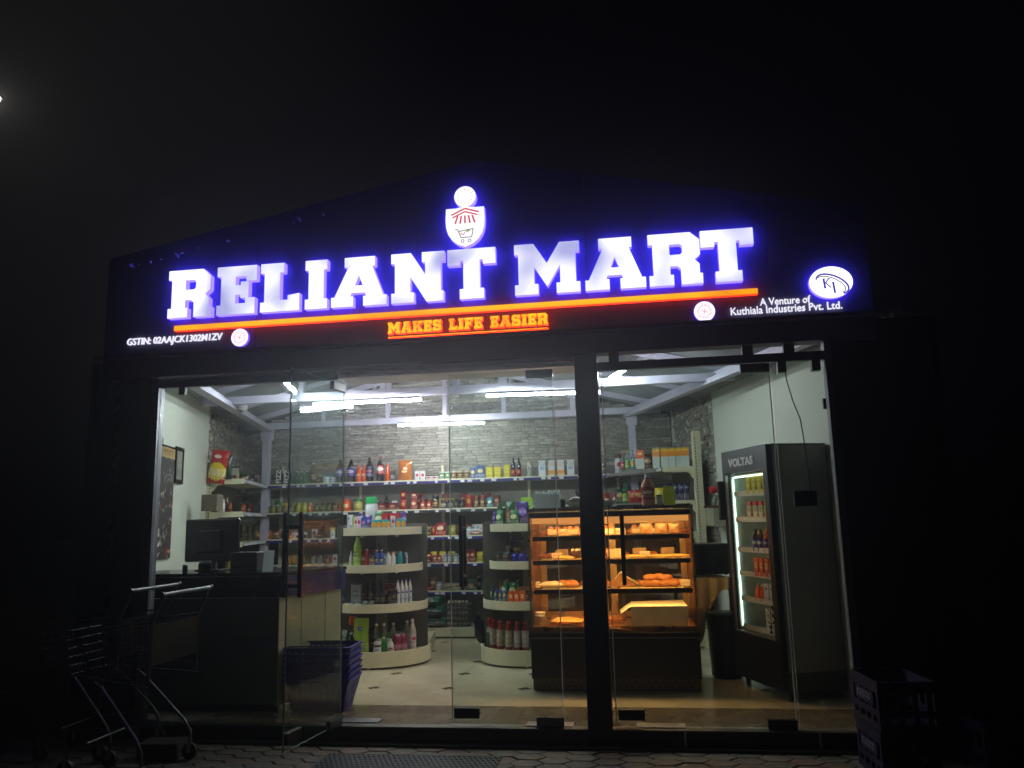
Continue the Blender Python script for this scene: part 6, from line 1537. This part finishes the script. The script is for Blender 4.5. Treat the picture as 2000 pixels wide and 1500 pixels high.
# local x runs along the wall away from the street, local -y faces the room
MB().box(0, -.006, 0, w, 0, h).build('banner_cloth', floral, r)
MB().box(0, -.009, h-.1, w, -.0065, h).build('banner_heading', pr('#b09868', '#a88c58', '#5a4020', lo=.2, hi=.8), r); MB().tube([(-.02, -.012, h), (w+.02, -.012, h)], .008, 6).build('rod', black, r)
y0, y1 = wallpt(338, 945).y, wallpt(358, 880).y
r, w, h = onwall('picture_frame', y0+.02, y1, 1.76, 2.10, 'black framed certificate on the left wall', 'picture')
MB().box(0, -.012, 0, w, 0, .035).box(0, -.012, h-.035, w, 0, h).box(0, -.012, .035, .035, 0, h-.035).box(w-.035, -.012, .035, w, 0, h-.035).build('frame', black, r)
MB().box(.0355, -.006, .0355, w-.0355, -.001, h-.0355).build('certificate', pr('#8c8e86', '#a0a298', '#54564e', cz=.6), r)

# ------------------------------------------------------------------ trolleys outside
def trolley():
    r = empty('shopping_trolley')   # travels towards -x, handle at x=0
    m = MB()
    H0, H1 = .55, .90; w0, w1 = .2, .26
    def C8(f, z): return None
    # basket corners: rear (x=-.05) tall, front (x=-.85) narrower
    rb = lambda s, t: Vector((-.06, s*w1, H0-.02+t*(H1-H0+.02))); fb_ = lambda s, t: Vector((-.64-.05*t, s*(w0-.03), H0+.04+t*(H1-H0-.1)))
    for s in (-1, 1):
        for k in range(7):
            t = k/6; m.tube([rb(s, t), fb_(s, t)], .0032 if 0 < k < 6 else .005, 5)
        for k in range(17):
            f = k/16; m.tube([rb(s, 0).lerp(fb_(s, 0), f), rb(s, 1).lerp(fb_(s, 1), f)], .0025, 4)
    for k in range(11): s = -1+k*.2; m.tube([Vector((-.06, s*w1, H0-.02)), Vector((-.64, s*(w0-.03), H0+.04)), Vector((-.69, s*(w0-.03), H1-.06))], .0025, 4)
    for k in range(6): t = k/5; m.tube([fb_(-1, t), fb_(1, t)], .003, 4)
    m.build('basket', pm('dull_wire', '#3c3c40', .6, .9, var=.2), r)
    for s in (-1, 1): MB().tube([(0.0, s*w1, 1.06), (-.03, s*w1, .98), (-.07, s*w1, H1), (-.07, s*w1, H0)], .011, 8).build('handle_arm', chrome, r, smooth=True)
    MB().tube([(0.0, -w1-.01, 1.06), (0.0, w1+.01, 1.06)], .0135, 12).build('handle', pm('grey_handle', '#6c6c70', .4, .2), r, smooth=True)
    for s in (-1, 1): MB().tube([(0, s*(w1+.01), 1.06), (0, s*(w1+.024), 1.06)], .02, 10).build('end_cap', black, r, smooth=True)
    for s in (-1, 1): MB().tube([(-.45, s*(w1-.05), H0), (-.40, s*(w1-.05), H0-.03), (-.13, s*(w1-.01), .24), (-.09, s*w1, .17), (-.09, s*w1, .09)], .0105, 8).build('rear_leg', chrome, r, smooth=True)
    m = MB(); 
    for s in (-1, 1): m.tube([(-.13, s*(w1-.01), .22), (-.5, s*(w1-.06), .2), (-.62, s*(w0-.04), .17), (-.64, s*(w0-.04), .1)], .009, 7)
    m.tube([(-.5, -(w1-.06), .2), (-.5, w1-.06, .2)], .007, 6); m.build('lower_frame', chrome, r)
    MB().box(-.075, -w1+.01, H0+.1, -.068, w1-.01, H1-.02).build('child_flap', black, r)
    for x, s, w in ((-.09, -1, w1), (-.09, 1, w1), (-.64, -1, w0-.04), (-.64, 1, w0-.04)):
        wh = MB().tube([(x, s*w-.012, .05), (x, s*w+.012, .05)], .05, 16).build('wheel', pl('#1a1a1a', .6), r, smooth=True)
        MB().box(x-.012, s*w-.018, .045, x+.012, s*w-.0145, .11).build('wheel_fork', alu, wh); MB().box(x-.012, s*w+.0145, .045, x+.012, s*w+.018, .11).build('wheel_fork', alu, wh)
    return r
t1 = trolley(); t1.location = (.30, -.40, GZ); tag(t1, 'chrome shopping trolley nearest the window, inner of two', 'shopping trolley', 'shopping trolleys left of the shopfront')
t2 = dup(t1); t2.location = (.72, -.72, GZ); t2.rotation_euler[2] = 0.0; t2['label'] = 'chrome shopping trolley nearest the street, outer of two'
bl = MB().box(-.13, -.09, 0, .13, .09, .10).build('concrete_block', pm('rough_concrete', '#3c3a32', .9, var=.3, scale=25, bump=.5), loc=(.42, -.42, GZ), rz=.12, bevel=.006); tag(bl, 'rough grey concrete block beside the trolley wheels', 'block')
ca = MB().box(-.28, -.2, 0, .28, .2, .34).build('cardboard_carton', pm('cardboard', '#6e6654', .8), loc=(-1.2, -.35, GZ), rz=.25, bevel=.004); tag(ca, 'dim cardboard carton at the far left of the pavement', 'carton')
MB().box(-.281, -.03, .341, .281, .03, .343).build('tape', pl('#5a5040'), ca)
# blue crates outside right
def crate():
    w, d, h = .2, .15, .26; r = MB()
    for s in (-1, 1):
        for z0, z1 in ((0, .04), (.075, .11), (.20, .26)):
            r.box(-w, s*d-.006, z0, w, s*d+.006, z1); r.box(s*w-.006, -d+.006, z0, s*w+.006, d-.006, z1)
        for k in range(5): x = -w+.006+k*(2*w-.042)/4; r.box(x, s*d-.0045, .0, x+.03, s*d+.0045, .2)
        for k in range(4): y = -d+.02+k*(2*d-.07)/3; r.box(s*w-.0045, y, .0, s*w+.0045, y+.03, .2)
    r.box(-w, -d, 0, w, d, .008); o = r.build('crate', pm('crate_blue', '#0f0c3a', .55, var=.2))
    MB().xz([[(-.13, .125), (.13, .125), (.13, .19), (-.13, .19)]], -d-.0078, -d-.0045).build('crate_panel', pm('crate_blue', '#0f0c3a', .55, var=.2), o)
    m = MB(); x = -.10
    for k in range(5):
        m.xz([[(x, .138), (x+.008, .138), (x+.008, .178), (x, .178)]], -d-.0085, -d-.0075); m.xz([[(x+.0085, .17), (x+.03, .17), (x+.03, .178), (x+.0085, .178)]], -d-.0085, -d-.0075); m.xz([[(x+.018, .15), (x+.03, .15), (x+.03, .158), (x+.018, .158)]], -d-.0085, -d-.0075); x += .04
    m.build('faded_lettering', pl('#8c8cb0'), o)
    return o
cr0 = crate()
for k in range(2):
    o = cr0 if k == 0 else dup(cr0); o.location = (4.90, -.46, GZ+k*.265); o.rotation_euler[2] = -1.5+k*.03
    tag(o, f'blue plastic crate, {"lower" if k == 0 else "upper"} of the stack outside the right window corner', 'crate', 'blue crates right of the shop')
o = dup(cr0); o.location = (5.55, -.25, GZ); o.rotation_euler[2] = .2; tag(o, 'blue plastic crate standing alone in the dark further right', 'crate', 'blue crates right of the shop')
sk = MB().lathe([(.001, 0), (.2, .01), (.25, .12), (.19, .26), (.06, .34), (.05, .36), (.08, .42)], 12, sy=.7).build('sack', pm('sack_cloth', '#46402c', .9, var=.3, scale=10, bump=.5), smooth=True, loc=(6.05, -.2, GZ)); tag(sk, 'dim tied sack on the ground at far right', 'sack')
# street lamp whose head just shows at the left edge
lp = P(-10, 192, y=6.0); sl_ = empty('street_lamp', (lp.x-.5, 6.0, GZ)); tag(sl_, 'distant street lamp glowing at the far upper left edge', 'street lamp')
hh = lp.z-GZ
MB().tube([(0, 0, 0), (0, 0, hh*.5), (0, 0, hh+.1)], [.07, .06, .045], 10).build('pole', dark_metal, sl_, smooth=True); MB().tube([(0, 0, hh+.1), (.25, 0, hh+.14), (.42, 0, hh+.06)], .03, 8).build('arm', dark_metal, sl_, smooth=True)
MB().box(.36, -.09, hh+.02, .62, .09, hh+.07).build('lamp_head', dark_metal, sl_, bevel=.01); MB().lathe([(.03, -.06), (.07, -.03), (.085, .015)], 14, (.5, 0)).build('lamp_glass', em('lamp_glow', '#fff6e4', 48.), sl_, smooth=True).location = (0, 0, hh)
# ribbed rubber mat
mt = empty('door_mat', (2.06, -.60, GZ)); tag(mt, 'black rubber studded mat on the pavement before the doors', 'door mat')
MB().box(-.56, -.34, 0.001, .56, .30, .009).build('mat_base', pm('rubber_mat', '#0c0c0a', .6), mt, bevel=.002)
m = MB()
for i in range(34):
    for j_ in range(18):
        x = -.54+i*.0325+(.016 if j_ % 2 else 0); y = -.32+j_*.0345; m.box(x, y, .009, x+.017, y+.022, .014)
q = m.build('mat_studs', pm('rubber_stud', '#15150f', .5), mt); q['kind'] = 'stuff'

# ------------------------------------------------------------------ thin haze volume added to imitate camera bloom around the lights
hz = MB().box(-12, -8, GZ-1.2, 16, 9, 10.5).build('haze', bpy.data.materials.new('bloom_haze')); hz['kind'] = 'stuff'
hm_ = hz.data.materials[0]; hm_.use_nodes = True; hn = hm_.node_tree.nodes; hn.clear()
ho = hn.new('ShaderNodeOutputMaterial'); hv = hn.new('ShaderNodeVolumePrincipled'); hv.inputs['Density'].default_value = .010; hv.inputs['Color'].default_value = (.9, .92, 1, 1); hv.inputs['Anisotropy'].default_value = .86
hm_.node_tree.links.new(hv.outputs[0], ho.inputs['Volume'])

# labels must be unique
from collections import Counter
cn = Counter(o.get('label') for o in bpy.data.objects if o.get('label') and not o.parent)
for k, v in cn.items():
    if v > 1: print('DUPLABEL', v, k)
print('N', len(bpy.data.objects), 'things', len(cn))
for o in bpy.data.objects:
    if o.get('label') and not 4 <= len(o['label'].split()) <= 16: print('LEN', len(o['label'].split()), o['label'])
